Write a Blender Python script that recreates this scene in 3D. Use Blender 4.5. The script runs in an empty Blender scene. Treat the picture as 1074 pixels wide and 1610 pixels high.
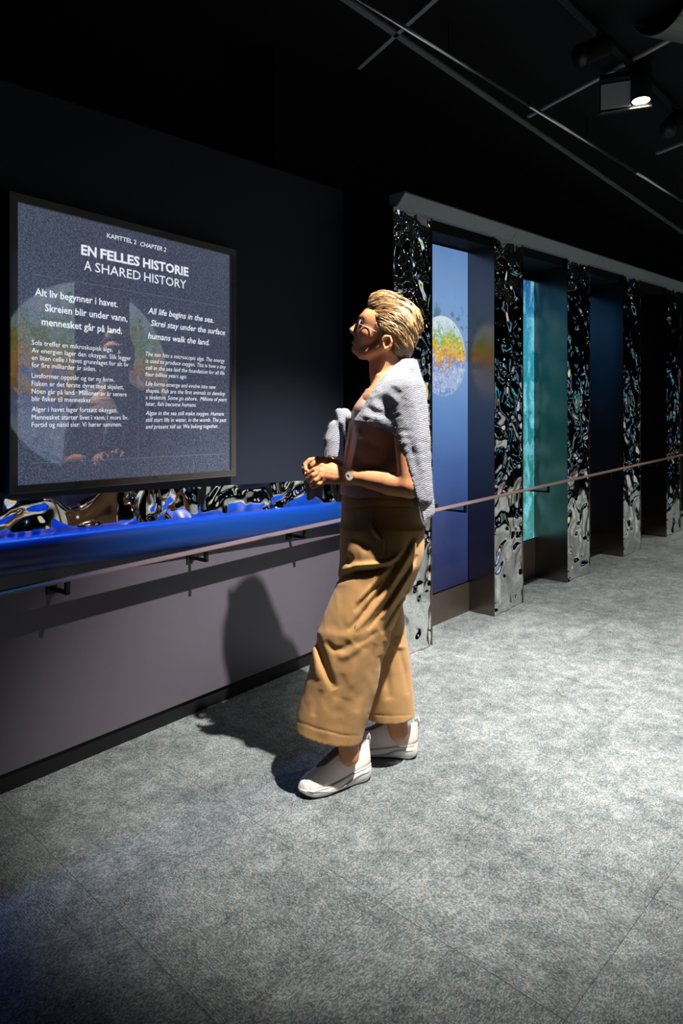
import bpy, bmesh, math, random
import numpy as np
from mathutils import Vector, Matrix
import openvdb

# ------------------------------------------------------------------ camera, world, lights
SC = bpy.context.scene
COL = SC.collection
F, CX, HY, CAMH = 1073.0, 537.0, 662.0, 1.23          # focal length in px (1074 x 1610), principal column, horizon row, eye height

cam_d = bpy.data.cameras.new('camera')
cam = bpy.data.objects.new('camera', cam_d); COL.objects.link(cam)
cam.location = (0, 0, CAMH); cam.rotation_euler = (math.pi / 2, 0, 0)
cam_d.sensor_width = 36.0; cam_d.lens = F / 1610 * 36.0
cam_d.shift_y = -(805 - HY) / 1610.0
cam_d.clip_start = 0.05
SC.camera = cam

world = bpy.data.worlds.new('world'); SC.world = world
world.use_nodes = True
world.node_tree.nodes['Background'].inputs[0].default_value = (0.30, 0.45, 0.9, 1)
world.node_tree.nodes['Background'].inputs[1].default_value = 0.0015

SC.view_settings.view_transform = 'Standard'
SC.view_settings.look = 'None'
SC.view_settings.gamma = 1.0
SC.view_settings.use_curve_mapping = False
SC.view_settings.exposure = 0.0

def spot(name, loc, aim, power, size, blend, color=(1, 0.93, 0.84), radius=0.03):
    d = bpy.data.lights.new(name, 'SPOT'); o = bpy.data.objects.new(name, d); COL.objects.link(o)
    d.energy = power; d.spot_size = math.radians(size); d.spot_blend = blend
    d.color = color; d.shadow_soft_size = radius
    o.location = loc
    o.rotation_euler = (Vector(aim) - Vector(loc)).to_track_quat('-Z', 'Y').to_euler()
    return o

spot('key_light', (0.76, 1.68, 3.05), (0.36, 2.85, 0.0), 880, 61, 0.8, radius=0.022)
spot('aisle_light', (1.45, 2.75, 3.05), (1.25, 3.0, 0.0), 560, 52, 1.0)
spot('ramp_light', (2.9, 4.9, 3.02), (2.7, 4.9, 0.1), 200, 75, 0.9)
spot('ramp_light_far', (4.5, 6.5, 3.02), (4.3, 6.5, 0.2), 240, 75, 0.9)

def unit(a):
    a = np.asarray(a, float); return a / np.linalg.norm(a)
# added blue fill light, hidden in the recess to brighten the left wall's ledge
_d = unit([863, F]); _n = np.array([_d[1], -_d[0]]); _p = np.array([-537 * CAMH / 591, F * CAMH / 591]) + _d * -.6 + _n * -.014
fill_d = bpy.data.lights.new('ledge_fill', 'AREA'); fill_o = bpy.data.objects.new('ledge_fill', fill_d); COL.objects.link(fill_o)
fill_d.shape = 'RECTANGLE'; fill_d.size = 4.6; fill_d.size_y = .012; fill_d.energy = 3.6; fill_d.spread = math.radians(75); fill_d.color = (.05, .30, 1.0)
fill_o.location = (_p[0], _p[1], .976)
fill_o.rotation_euler = Matrix(((_d[0], -_n[0] * .98, _n[0] * -.2), (_d[1], -_n[1] * .98, _n[1] * -.2), (-.027, -.2, .98))).to_euler()

# ------------------------------------------------------------------ frames of the place
def unit(a):
    a = np.asarray(a, float); return a / np.linalg.norm(a)
DL = unit([863, F]);  NL = np.array([DL[1], -DL[0]]); P0 = np.array([-537 * CAMH / 591, F * CAMH / 591])   # left wall
DC = unit([1029, F]); NC = np.array([DC[1], -DC[0]]); C0 = np.array([107 * CAMH / 369, F * CAMH / 369])    # column wall
SLOPE = 0.0383                                                                                         # ramp along the columns

def floor_z(x, y):
    s = (x - C0[0]) * DC[0] + (y - C0[1]) * DC[1]
    return SLOPE * max(0.0, s)

def hit(px, py, p0, n):
    r = np.array([(px - CX) / F, 1.0, -(py - HY) / F])
    t = (p0[0] * n[0] + p0[1] * n[1]) / (r[0] * n[0] + r[1] * n[1])
    return r * t + np.array([0, 0, CAMH])
def on_left(px, py, e=0.0):
    P = hit(px, py, P0 + e * NL, NL); return (P[:2] - P0) @ DL, P[2]
def on_cols(px, py, e=0.0):
    P = hit(px, py, C0 + e * NC, NC); return (P[:2] - C0) @ DC, P[2]
def LW(s, e, z):
    p = P0 + s * DL + e * NL; return (p[0], p[1], z)
def CW(s, e, z):
    p = C0 + s * DC + e * NC; return (p[0], p[1], z)
def at(px, py, Y):
    return np.array([(px - CX) / F * Y, Y, CAMH - (py - HY) / F * Y])

# ------------------------------------------------------------------ mesh helpers
def link(name, verts, faces, mat=None, parent=None, smooth=False):
    me = bpy.data.meshes.new(name)
    me.from_pydata([tuple(map(float, v)) for v in verts], [], [tuple(map(int, f)) for f in faces])
    me.update()
    if smooth: me.polygons.foreach_set('use_smooth', [True] * len(me.polygons))
    o = bpy.data.objects.new(name, me); COL.objects.link(o)
    if mat is not None: me.materials.append(mat)
    if parent is not None: o.parent = parent
    return o
def tag(o, label, cat, group=None):
    o['label'] = label; o['category'] = cat
    if group: o['group'] = group
    return o
def struct(o, label=None):
    o['kind'] = 'structure'
    if label: o['label'] = label
    return o
def empty(name, loc=(0, 0, 0)):
    o = bpy.data.objects.new(name, None); COL.objects.link(o); o.location = loc
    o.empty_display_size = 0.05
    return o
def keep(child, parent):
    """parent a world-space mesh to an Empty that stands somewhere else"""
    child.parent = parent
    child.matrix_parent_inverse = Matrix.Translation(-Vector(parent.location))
    return child
BOXF = [(0, 1, 2, 3), (7, 6, 5, 4), (0, 4, 5, 1), (1, 5, 6, 2), (2, 6, 7, 3), (3, 7, 4, 0)]
def fbox(name, fr, s0, s1, e0, e1, z0, z1, mat, parent=None, z0b=None, z1b=None, bevel=0.0):
    """box in a wall frame; z0b / z1b are the heights at s1 when they differ"""
    z0b = z0 if z0b is None else z0b; z1b = z1 if z1b is None else z1b
    v = [fr(s0, e0, z0), fr(s1, e0, z0b), fr(s1, e1, z0b), fr(s0, e1, z0),
         fr(s0, e0, z1), fr(s1, e0, z1b), fr(s1, e1, z1b), fr(s0, e1, z1)]
    bm = bmesh.new(); vs = [bm.verts.new(p) for p in v]
    for f in BOXF: bm.faces.new([vs[i] for i in f])
    bmesh.ops.recalc_face_normals(bm, faces=bm.faces)
    if bevel: bmesh.ops.bevel(bm, geom=bm.edges[:], offset=bevel, segments=2, affect='EDGES', profile=0.7)
    me = bpy.data.meshes.new(name); bm.to_mesh(me); bm.free()
    o = bpy.data.objects.new(name, me); COL.objects.link(o); me.materials.append(mat)
    if parent is not None: keep(o, parent)
    return o
def tube_data(pts, radii, n=8, cap=True):
    pts = [np.asarray(p, float) for p in pts]; V = []; Fc = []
    up = np.array([0, 0, 1.0]); prev = None
    for i, p in enumerate(pts):
        t = unit(pts[min(i + 1, len(pts) - 1)] - pts[max(i - 1, 0)])
        if prev is None:
            a = np.cross(t, up)
            if np.linalg.norm(a) < 1e-3: a = np.cross(t, [1.0, 0, 0])
        else:
            a = prev - t * (prev @ t)
        a = unit(a); prev = a; b = np.cross(t, a)
        r = radii[i] if hasattr(radii, '__len__') else radii
        for k in range(n):
            w = 2 * math.pi * k / n; V.append(p + r * (math.cos(w) * a + math.sin(w) * b))
    m = len(pts)
    for i in range(m - 1):
        for k in range(n):
            Fc.append((i * n + k, i * n + (k + 1) % n, (i + 1) * n + (k + 1) % n, (i + 1) * n + k))
    if cap:
        Fc.append(tuple(range(n - 1, -1, -1))); Fc.append(tuple((m - 1) * n + k for k in range(n)))
    return V, Fc
def tube(name, pts, r, mat, parent=None, n=10, smooth=True):
    V, Fc = tube_data(pts, r, n)
    o = link(name, V, Fc, mat, None, smooth)
    if parent is not None: keep(o, parent)
    return o
def vnoise(x, y, seed):
    """smooth lattice noise on arrays, -1..1"""
    rng = np.random.RandomState(seed); T = rng.rand(256, 256) * 2 - 1
    xi = np.floor(x).astype(int); yi = np.floor(y).astype(int); u = x - xi; v = y - yi
    u = u * u * u * (u * (u * 6 - 15) + 10); v = v * v * v * (v * (v * 6 - 15) + 10)
    g = lambda a, b: T[a % 256, b % 256]
    return (g(xi, yi) * (1 - u) * (1 - v) + g(xi + 1, yi) * u * (1 - v) + g(xi, yi + 1) * (1 - u) * v + g(xi + 1, yi + 1) * u * v)

# ------------------------------------------------------------------ materials
def mat(name, color=(0.5, 0.5, 0.5), rough=0.5, metal=0.0, spec=0.5, emit=None, emit_s=0.0, coat=0.0, sheen=0.0):
    m = bpy.data.materials.new(name); m.use_nodes = True
    b = m.node_tree.nodes['Principled BSDF']
    b.inputs['Base Color'].default_value = (*color, 1); b.inputs['Roughness'].default_value = rough
    b.inputs['Metallic'].default_value = metal; b.inputs['Specular IOR Level'].default_value = spec
    b.inputs['Coat Weight'].default_value = coat
    b.inputs['Sheen Weight'].default_value = sheen
    if emit: b.inputs['Emission Color'].default_value = (*emit, 1); b.inputs['Emission Strength'].default_value = emit_s
    return m
class NT:
    """small node-graph helper"""
    def __init__(s, m): s.m = m; s.t = m.node_tree; s.b = s.t.nodes['Principled BSDF']
    def n(s, kind, **kw):
        x = s.t.nodes.new(kind)
        for k, v in kw.items(): setattr(x, k, v)
        return x
    def l(s, a, b): s.t.links.new(a, b)
    def val(s, sock, v):
        if hasattr(v, 'is_output'): s.l(v, sock)
        else: sock.default_value = v
    def math(s, op, a, b=0.0, c=None, clamp=False):
        x = s.n('ShaderNodeMath', operation=op, use_clamp=clamp)
        s.val(x.inputs[0], a); s.val(x.inputs[1], b)
        if c is not None: s.val(x.inputs[2], c)
        return x.outputs[0]
    def mix(s, f, a, b, mode='MIX'):
        x = s.n('ShaderNodeMix', data_type='RGBA', blend_type=mode); x.clamp_factor = True
        s.val(x.inputs[0], f)
        for i, v in ((6, a), (7, b)):
            if hasattr(v, 'is_output'): s.l(v, x.inputs[i])
            else: x.inputs[i].default_value = (*v, 1)
        return x.outputs[2]
    def noise(s, vec, scale, detail=2.0, rough=0.5, dist=0.0):
        x = s.n('ShaderNodeTexNoise'); x.inputs['Scale'].default_value = scale; x.inputs['Detail'].default_value = detail
        x.inputs['Roughness'].default_value = rough; x.inputs['Distortion'].default_value = dist
        if vec is not None: s.l(vec, x.inputs['Vector'])
        return x.outputs['Fac']
    def ramp(s, f, stops, interp='LINEAR'):
        x = s.n('ShaderNodeValToRGB'); r = x.color_ramp; r.interpolation = interp
        while len(r.elements) < len(stops): r.elements.new(0.5)
        for e, (p, c) in zip(r.elements, stops):
            e.position = p; e.color = (*c, 1) if len(c) == 3 else c
        s.l(f, x.inputs[0]); return x.outputs[0]
    def coord(s, kind='Object'): return s.n('ShaderNodeTexCoord').outputs[kind]
    def mapping(s, vec, scale=(1, 1, 1), rot=(0, 0, 0), loc=(0, 0, 0)):
        x = s.n('ShaderNodeMapping'); s.l(vec, x.inputs[0])
        x.inputs['Scale'].default_value = scale; x.inputs['Rotation'].default_value = rot; x.inputs['Location'].default_value = loc
        return x.outputs[0]
    def bump(s, h, strength, dist):
        x = s.n('ShaderNodeBump'); x.inputs['Strength'].default_value = strength; x.inputs['Distance'].default_value = dist
        s.l(h, x.inputs['Height']); s.l(x.outputs[0], s.b.inputs['Normal'])
    def smooth(s, v, lo, hi, a=0.0, b=1.0):
        x = s.n('ShaderNodeMapRange', interpolation_type='SMOOTHSTEP'); s.val(x.inputs[0], v)
        for i, k in ((1, lo), (2, hi), (3, a), (4, b)): x.inputs[i].default_value = k
        return x.outputs[0]

def m_carpet():
    m = mat('carpet', rough=0.95, spec=0.1); t = NT(m)
    co = t.coord('Object'); info = t.n('ShaderNodeObjectInfo')
    off = t.n('ShaderNodeVectorMath', operation='SCALE'); t.l(info.outputs['Location'], off.inputs[0]); off.inputs['Scale'].default_value = 7.3
    add = t.n('ShaderNodeVectorMath', operation='ADD'); t.l(co, add.inputs[0]); t.l(off.outputs[0], add.inputs[1])
    geo = t.n('ShaderNodeNewGeometry').outputs['Position']
    big = t.noise(geo, 3.2, 6, 0.62)
    st = t.mapping(add.outputs[0], (420, 230, 230))
    fine = t.n('ShaderNodeTexVoronoi'); fine.inputs['Scale'].default_value = 1.0; t.l(st, fine.inputs['Vector'])
    rnd = t.n('ShaderNodeSeparateColor'); t.l(fine.outputs['Color'], rnd.inputs[0])
    patch = t.noise(add.outputs[0], 16, 4, 0.6)
    v = t.math('ADD', t.math('MULTIPLY', rnd.outputs[0], 0.50), t.math('MULTIPLY', patch, 0.60))
    v = t.math('ADD', v, t.math('MULTIPLY', big, 0.55)); v = t.math('SUBTRACT', v, 0.44)
    grey = t.ramp(v, [(0.0, (0.05, 0.058, 0.064)), (0.38, (0.17, 0.19, 0.20)), (0.72, (0.40, 0.415, 0.42)), (1.0, (0.74, 0.735, 0.71))])
    tint = t.ramp(rnd.outputs[1], [(0.0, (0.75, 0.97, 1.1)), (0.35, (0.9, 1.0, 1.05)), (0.75, (1.0, 0.99, 0.97)), (1.0, (1.15, 0.98, 0.84))])
    t.l(t.mix(0.8, grey, tint, 'MULTIPLY'), t.b.inputs['Base Color'])
    w = t.n('ShaderNodeTexWave'); w.inputs['Scale'].default_value = 52; w.inputs['Distortion'].default_value = 0.6; t.l(add.outputs[0], w.inputs['Vector'])
    h = t.math('ADD', t.math('MULTIPLY', w.outputs['Fac'], 0.5), rnd.outputs[2])
    t.bump(h, 0.6, 0.003)
    return m
def m_noisy(name, color, rough, scale, amt, metal=0.0, spec=0.5, bump=0.0, stretch=(1, 1, 1), dist=0.001, detail=3):
    m = mat(name, color, rough, metal, spec); t = NT(m)
    v = t.mapping(t.coord('Object'), stretch); f = t.noise(v, scale, detail)
    t.l(t.mix(f, tuple(c * (1 - amt) for c in color), tuple(min(1, c * (1 + amt)) for c in color)), t.b.inputs['Base Color'])
    if bump: t.bump(f, bump, dist)
    return m

M = {}
M['carpet'] = m_carpet()
M['sub'] = mat('floor screed', (0.05, 0.05, 0.05), 0.9)
M['navy'] = m_noisy('navy wall paint', (0.018, 0.026, 0.048), 0.6, 60, 0.08, bump=0.05)
M['lilac'] = m_noisy('lilac grey wall panel', (0.125, 0.112, 0.146), 0.42, 35, 0.06, spec=0.4, bump=0.04)
M['blue'] = m_noisy('blue satin ledge', (0.003, 0.045, 0.26), 0.36, 30, 0.06, spec=0.5)
M['black'] = m_noisy('black paint', (0.006, 0.006, 0.007), 0.8, 30, 0.2, spec=0.2)
M['kick'] = m_noisy('black baseboard', (0.010, 0.010, 0.012), 0.6, 40, 0.2, spec=0.3)
M['mirror'] = m_noisy('rippled mirror steel', (0.86, 0.85, 0.83), 0.035, 5, 0.03, metal=1.0)
M['bronze'] = m_noisy('dark bronze metal', (0.20, 0.165, 0.15), 0.24, 8, 0.08, metal=1.0, stretch=(1, 1, 0.1))
M['kickbronze'] = m_noisy('bronze kick plate', (0.14, 0.11, 0.095), 0.38, 8, 0.08, metal=0.6, stretch=(1, 1, 0.1))
M['trim'] = m_noisy('grey trim', (0.30, 0.33, 0.34), 0.5, 20, 0.08)
M['tee'] = m_noisy('ceiling tee', (0.36, 0.37, 0.40), 0.45, 20, 0.1)
M['teedim'] = m_noisy('dull perimeter angle', (0.20, 0.21, 0.22), 0.5, 20, 0.1)
M['pipe'] = m_noisy('galvanised pipe', (0.70, 0.70, 0.70), 0.3, 30, 0.1, metal=1.0)
M['rail'] = m_noisy('oiled rail', (0.24, 0.165, 0.145), 0.33, 30, 0.15, stretch=(1, 1, 1), spec=0.5)
M['iron'] = m_noisy('black bracket steel', (0.018, 0.016, 0.016), 0.4, 50, 0.2, metal=0.4)
M['plate'] = m_noisy('grey lamp plate', (0.86, 0.87, 0.90), 0.4, 25, 0.04)
M['frame'] = m_noisy('panel frame', (0.20, 0.195, 0.185), 0.36, 30, 0.08, metal=0.2)
M['lampglow'] = mat('lamp glow', (1, 1, 1), 0.5, emit=(1.0, 0.88, 0.74), emit_s=14)

# ------------------------------------------------------------------ floor: screed with carpet tiles laid along the ramp direction
def ground_grid(name, s0, s1, e0, e1, dz, m):
    V, Fc = [], []
    ss = [s0, 0.0, s1]
    for s in ss:
        for e in (e0, e1): V.append(CW(s, e, SLOPE * max(0, s) + dz))
    for i in range(2): Fc.append((2 * i, 2 * i + 1, 2 * i + 3, 2 * i + 2))
    return link(name, V, Fc, m)
floor = struct(ground_grid('floor', -8.0, 14.0, -4.0, 6.0, -0.006, M['carpet']))
TS = 0.5
g = 0.0004; c = 0.0015; hs = TS / 2 - g
tv = [(-hs, -hs, -0.006), (hs, -hs, -0.006), (hs, hs, -0.006), (-hs, hs, -0.006), (-hs, -hs, -c * .5), (hs, -hs, -c * .5), (hs, hs, -c * .5), (-hs, hs, -c * .5)]
hi = hs - c
tv += [(-hi, -hi, 0), (hi, -hi, 0), (hi, hi, 0), (-hi, hi, 0)]
tf = [(3, 2, 1, 0), (8, 9, 10, 11)] + [(i, (i + 1) % 4, 4 + (i + 1) % 4, 4 + i) for i in range(4)] + [(4 + i, 4 + (i + 1) % 4, 8 + (i + 1) % 4, 8 + i) for i in range(4)]
tile_me = bpy.data.meshes.new('carpet_tile'); tile_me.from_pydata(tv, [], tf); tile_me.update(); tile_me.materials.append(M['carpet'])
ang = math.atan2(DC[1], DC[0]); rng = random.Random(4)
for i in range(-9, 16):
    for j in range(-3, 10):
        s, e = (i + .5) * TS, 0.08 - .5 * TS + j * TS
        x, y, z = CW(s, e, SLOPE * max(0, s))
        if y < 0.4: continue
        px = CX + F * x / y; py = HY + F * (CAMH - z) / y
        m_ = 0.55 * F / y
        if px < -m_ or px > 1500 + m_ or py > 1610 + 1.3 * m_: continue
        if (x - P0[0]) * NL[0] + (y - P0[1]) * NL[1] < -0.5: continue
        if 0.08 - .5*TS + j*TS < -0.5: continue
        o = bpy.data.objects.new('carpet_tile', tile_me); COL.objects.link(o); o.parent = floor
        q = 0 if (i + j) % 2 == 0 else 1
        R = Matrix.Rotation(ang, 4, 'Z') @ (Matrix.Rotation(-math.atan(SLOPE), 4, 'Y') if i >= 0 else Matrix.Identity(4)) @ Matrix.Rotation(math.pi / 2 * q, 4, 'Z')
        o.matrix_world = Matrix.Translation((x, y, z)) @ R

# ------------------------------------------------------------------ ceiling
CZ = 3.1
ceil = struct(link('ceiling', [(-6, -4, CZ), (10, -4, CZ), (10, 14, CZ), (-6, 14, CZ)] + [(-6, -4, CZ + .1), (10, -4, CZ + .1), (10, 14, CZ + .1), (-6, 14, CZ + .1)], BOXF, M['black']))
HC = CZ - CAMH
def ceil_pt(px, py, z=CZ):
    Y = F * (z - CAMH) / (HY - py); return np.array([(px - CX) / F * Y, Y])
DT = unit([-587, F]); DN = np.array([-DT[1], DT[0]]) * -1
A0 = ceil_pt(623, 52)
def bar(name, a, b, w, z0, z1, m, parent=None):
    d = unit(np.asarray(b) - np.asarray(a)); n = np.array([-d[1], d[0]]) * w / 2
    q = [a - n, b - n, b + n, a + n]
    o = link(name, [(*p, z0) for p in q] + [(*p, z1) for p in q], BOXF, m)
    if parent is not None: keep(o, parent)
    return o
for k in range(-2, 6):
    base = A0 + 1.2 * k * DN
    bar('ceiling_tee', base - 2.6 * DT, base + 0.36 * DT, 0.022, CZ - 0.012, CZ, M['tee'], ceil)
A1 = ceil_pt(1031, 335); dd = unit(A1 - A0)
struct(bar('trim_1', A0 - 3.0 * dd, A1 + 4.0 * dd, 0.032, CZ - 0.012, CZ, M['teedim']))
# galvanised conduit under the ceiling
q0 = ceil_pt(566, 0, 2.95); q1 = ceil_pt(1074, 317, 2.95); qd = unit(q1 - q0)
pipe = empty('conduit_pipe', (*q0, 2.95)); tag(pipe, 'thin bright metal conduit running diagonally under the black ceiling', 'pipe')
for k in range(-1, 5):
    a = q0 + qd * (k * 1.42 - 0.1); b = q0 + qd * (k * 1.42 + 1.30)
    tube('pipe_length', [(*a, 2.95), (*b, 2.95)], 0.011, M['pipe'], pipe, 10)
    tube('coupling', [(*(b - qd * .005), 2.95), (*(b + qd * .025), 2.95)], 0.014, M['iron'], pipe, 10)
    mid = (a + b) / 2
    tube('hanger', [(*mid, 2.95), (*mid, CZ)], 0.003, M['iron'], pipe, 6)

# ------------------------------------------------------------------ left wall
WL0, WL1 = -3.0, 1.80
def zlin(s, a, b): return a + (b - a) * s / 1.783
wl = struct(fbox('wall_left', LW, WL0, WL1, -0.25, 0.0, zlin(WL0, .974, .926), zlin(WL0, 2.348, 2.455), M['navy'], None, zlin(WL1, .974, .926), zlin(WL1, 2.348, 2.455)))
struct(fbox('wall_left_above', LW, -4.0, 1.70, -0.9, -0.30, 0.0, CZ, M['black']))
fbox('lower_panel', LW, WL0, WL1, -0.25, 0.0, 0.07, zlin(WL0, .80, .76), M['lilac'], wl, None, zlin(WL1, .80, .76))
struct(fbox('baseboard_left', LW, WL0, WL1, -0.25, -0.012, -0.006, 0.07, M['kick']))
def ledge():
    V, Fc = [], []; prof = []
    # profile (e, z offset from the top edge): flat top, round nose, tucks back under to the panel
    prof.append((-0.16, 0.0)); prof.append((0.0, 0.0))
    for k in range(0, 15):
        a = math.pi / 2 - k / 14 * math.radians(150)
        prof.append((0.012 + 0.045 * math.cos(a) * 1.0, -0.062 + 0.062 * math.sin(a)))
    prof.append((0.0, -0.118)); prof.append((-0.05, -0.118))
    S = np.linspace(WL0, WL1, 40)
    for s in S:
        zt = zlin(s, .843, .798)
        for (e, dz) in prof: V.append(LW(s, e, zt + dz))
    n = len(prof)
    for i in range(len(S) - 1):
        for k in range(n - 1): Fc.append((i * n + k, i * n + k + 1, (i + 1) * n + k + 1, (i + 1) * n + k))
    Fc.append(tuple(range(n))); Fc.append(tuple((len(S) - 1) * n + k for k in range(n - 1, -1, -1)))
    return link('ledge', V, Fc, M['blue'], wl, True)
o = ledge(); o['label'] = 'rounded blue ledge'

def ripple(name, fr, s0, s1, zf0, zf1, e, seed, amp, lam, step, parent, stretch=1.5):
    """rippled sheet of mirror steel: a real displaced surface"""
    ns = max(4, int((s1 - s0) / step) + 1); zz0, zz1 = zf0(s0), zf1(s0); nz = max(4, int((zz1 - zz0) / step) + 1)
    S, T = np.meshgrid(np.linspace(s0, s1, ns), np.linspace(0, 1, nz), indexing='ij')
    ZA = np.vectorize(zf0)(S); ZB = np.vectorize(zf1)(S); Z = ZA + (ZB - ZA) * T
    X = S / lam; Yv = Z / (lam * stretch)
    wx = vnoise(X * .7 + 9, Yv * .7, seed + 1); wy = vnoise(X * .7, Yv * .7 + 5, seed + 2)
    H = vnoise(X + .7 * wx, Yv + .7 * wy, seed + 3) + .35 * vnoise(X * 2.1 + wx, Yv * 2.1 + wy, seed + 4)
    edge = np.minimum(np.minimum(S - s0, s1 - S) / .012, 1.0)
    E_ = e + amp * H * np.clip(edge, 0, 1)
    P = C0 if fr is CW else P0; D = DC if fr is CW else DL; N = NC if fr is CW else NL
    V = np.stack([P[0] + S * D[0] + E_ * N[0], P[1] + S * D[1] + E_ * N[1], Z], -1).reshape(-1, 3)
    idx = np.arange(ns * nz).reshape(ns, nz)
    Q = np.stack([idx[:-1, :-1], idx[1:, :-1], idx[1:, 1:], idx[:-1, 1:]], -1).reshape(-1, 4)
    o = link(name, V, Q, M['mirror'], None, True)
    if parent is not None: keep(o, parent)
    return o
sa = on_left(240, 800)[0]
for a, b, sd in ((-2.2, -1.02, 71), (-1.015, sa - .004, 5), (sa + .002, WL1, 23)):
    ripple('mirror_panel', LW, a, b, lambda s: zlin(s, .843, .798) - .004, lambda s: zlin(s, .974, .926) + .003, -0.046, sd, .020, .105, .007, wl, 1.0)

# handrails ------------------------------------------------------------------
def handrail(fr, s0, s1, zf, e, brackets, label, base_e):
    p = fr((s0 + s1) / 2, e, zf((s0 + s1) / 2)); r = empty('handrail', p)
    tag(r, label, 'handrail', 'handrails along the walls')
    fbox('bar', fr, s0, s1, e - .025, e + .025, zf(s0) - .0035, zf(s0) + .0035, M['rail'], r, zf(s1) - .0035, zf(s1) + .0035, bevel=.002)
    for sb, be in brackets:
        z = zf(sb)
        b = fbox('bracket', fr, sb - .007, sb + .007, be, e + .007, z - .052, z - .040, M['iron'], r)
        for nm, a in (('riser', (sb - .007, sb + .007, e - .007, e + .007, z - .052, z - .004)), ('wall_plate', (sb - .018, sb + .018, be, be + .008, z - .066, z - .020))):
            k = fbox(nm, fr, *a, M['iron']); k.parent = b
    return r
def zrl(s): return .682 + (.722 - .682) * (s + .023) / 1.744 + .010
handrail(LW, WL0 + .2, 1.80, zrl, 0.105, [(-.62, 0.0), (.175, 0.0), (.775, 0.0), (1.375, 0.0)], 'slim brown handrail on the lilac wall under the blue ledge', 0)

# ------------------------------------------------------------------ column wall with bays
edges = [on_cols(p, 662)[0] for p in (617, 680, 777, 823, 892, 928, 980, 1008, 1048)] + [on_cols(1048, 662)[0] + .40]
ZT = 2.328
struct(fbox('wall_far', CW, -.62, 11.0, -1.0, -0.36, 0.0, CZ, M['black']))
struct(fbox('wall_far_header', CW, -.12, 9.0, -0.36, -0.03, ZT - .055 - SLOPE * .12, ZT + .05, M['black'], None, ZT - .055 + SLOPE * 9, ZT + .05 + SLOPE * 9))
# sloping grey cornice over the columns
V, Fc = [], []
prof = [(-0.03, 0.0), (0.02, -0.006), (0.075, 0.052), (0.070, 0.062), (-0.03, 0.062)]
Ss = [-.13, 1.0, 1.004, 2.2, 2.204, 3.4, 3.404, 9.0]
for s in Ss:
    for e, dz in prof: V.append(CW(s, e, ZT + SLOPE * s + dz + .004))
n = len(prof)
for i in range(len(Ss) - 1):
    if i % 2: continue
    for k in range(n): Fc.append((i * n + k, (i + 1) * n + k, (i + 1) * n + (k + 1) % n, i * n + (k + 1) % n))
    Fc.append(tuple(i * n + k for k in range(n))); Fc.append(tuple((i + 1) * n + k for k in range(n - 1, -1, -1)))
struct(link('trim_2', V, Fc, M['trim']))

col_labels = ['rippled mirror steel column right behind the woman',
              'rippled mirror column between the blue earth screen and the turquoise screen',
              'rippled mirror column just right of the turquoise screen',
              'fourth rippled mirror column from the woman, right of the deep blue bay',
              'farthest rippled mirror column at the right edge of the picture']
depths = [0.20, 0.185, 0.255, 0.30, 0.30]
for k in range(5):
    s0, s1 = edges[2 * k], edges[2 * k + 1]
    mid = (s0 + s1) / 2
    r = empty('mirror_column', CW(mid, -.1, SLOPE * max(0, mid)))
    tag(r, col_labels[k], 'column', 'rippled mirror columns along the ramp')
    fz0 = lambda s: SLOPE * s + .004 if s > 0 else 0.002
    fz1 = lambda s: ZT + SLOPE * s
    ripple('mirror_front', CW, s0 + .006, s1 - .004, fz0, fz1, -.006, 100 + 17 * k, .0105, .074, .006, r, 1.25)
    b = .35
    for nm, a0, a1 in (('side_panel', s0, s0 + .008), ('side_panel', s1 - .006, s1)):
        fbox(nm, CW, a0, a1, -b, 0.0, fz0(a0), fz1(a0), M['black'] if k == 0 and a0 == s0 else M['bronze'], r, fz0(a1), fz1(a1))
    fbox('back_panel', CW, s0 + .008, s1 - .006, -b, -.03, fz0(s0), fz1(s0), M['black'], r, fz0(s1), fz1(s1))
    for sx in (s0 + .014, s1 - .012):
        for zz in (.08, .5, 1.2, 1.9):
            p = CW(sx, -.006, SLOPE * sx + zz); q = CW(sx, .004, SLOPE * sx + zz)
            tube('screw', [p, q], .004, M['iron'], r, 8)
# right handrail
def zrr(s): return .735 + SLOPE * s + .014
handrail(CW, .12, 9.0, zrr, 0.06, [(.43, -.15), (1.42, -.15), (2.44, -.15), (3.45, -.15), (4.6, -.15)], 'long brown handrail rising in front of the mirror columns', 0)

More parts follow.
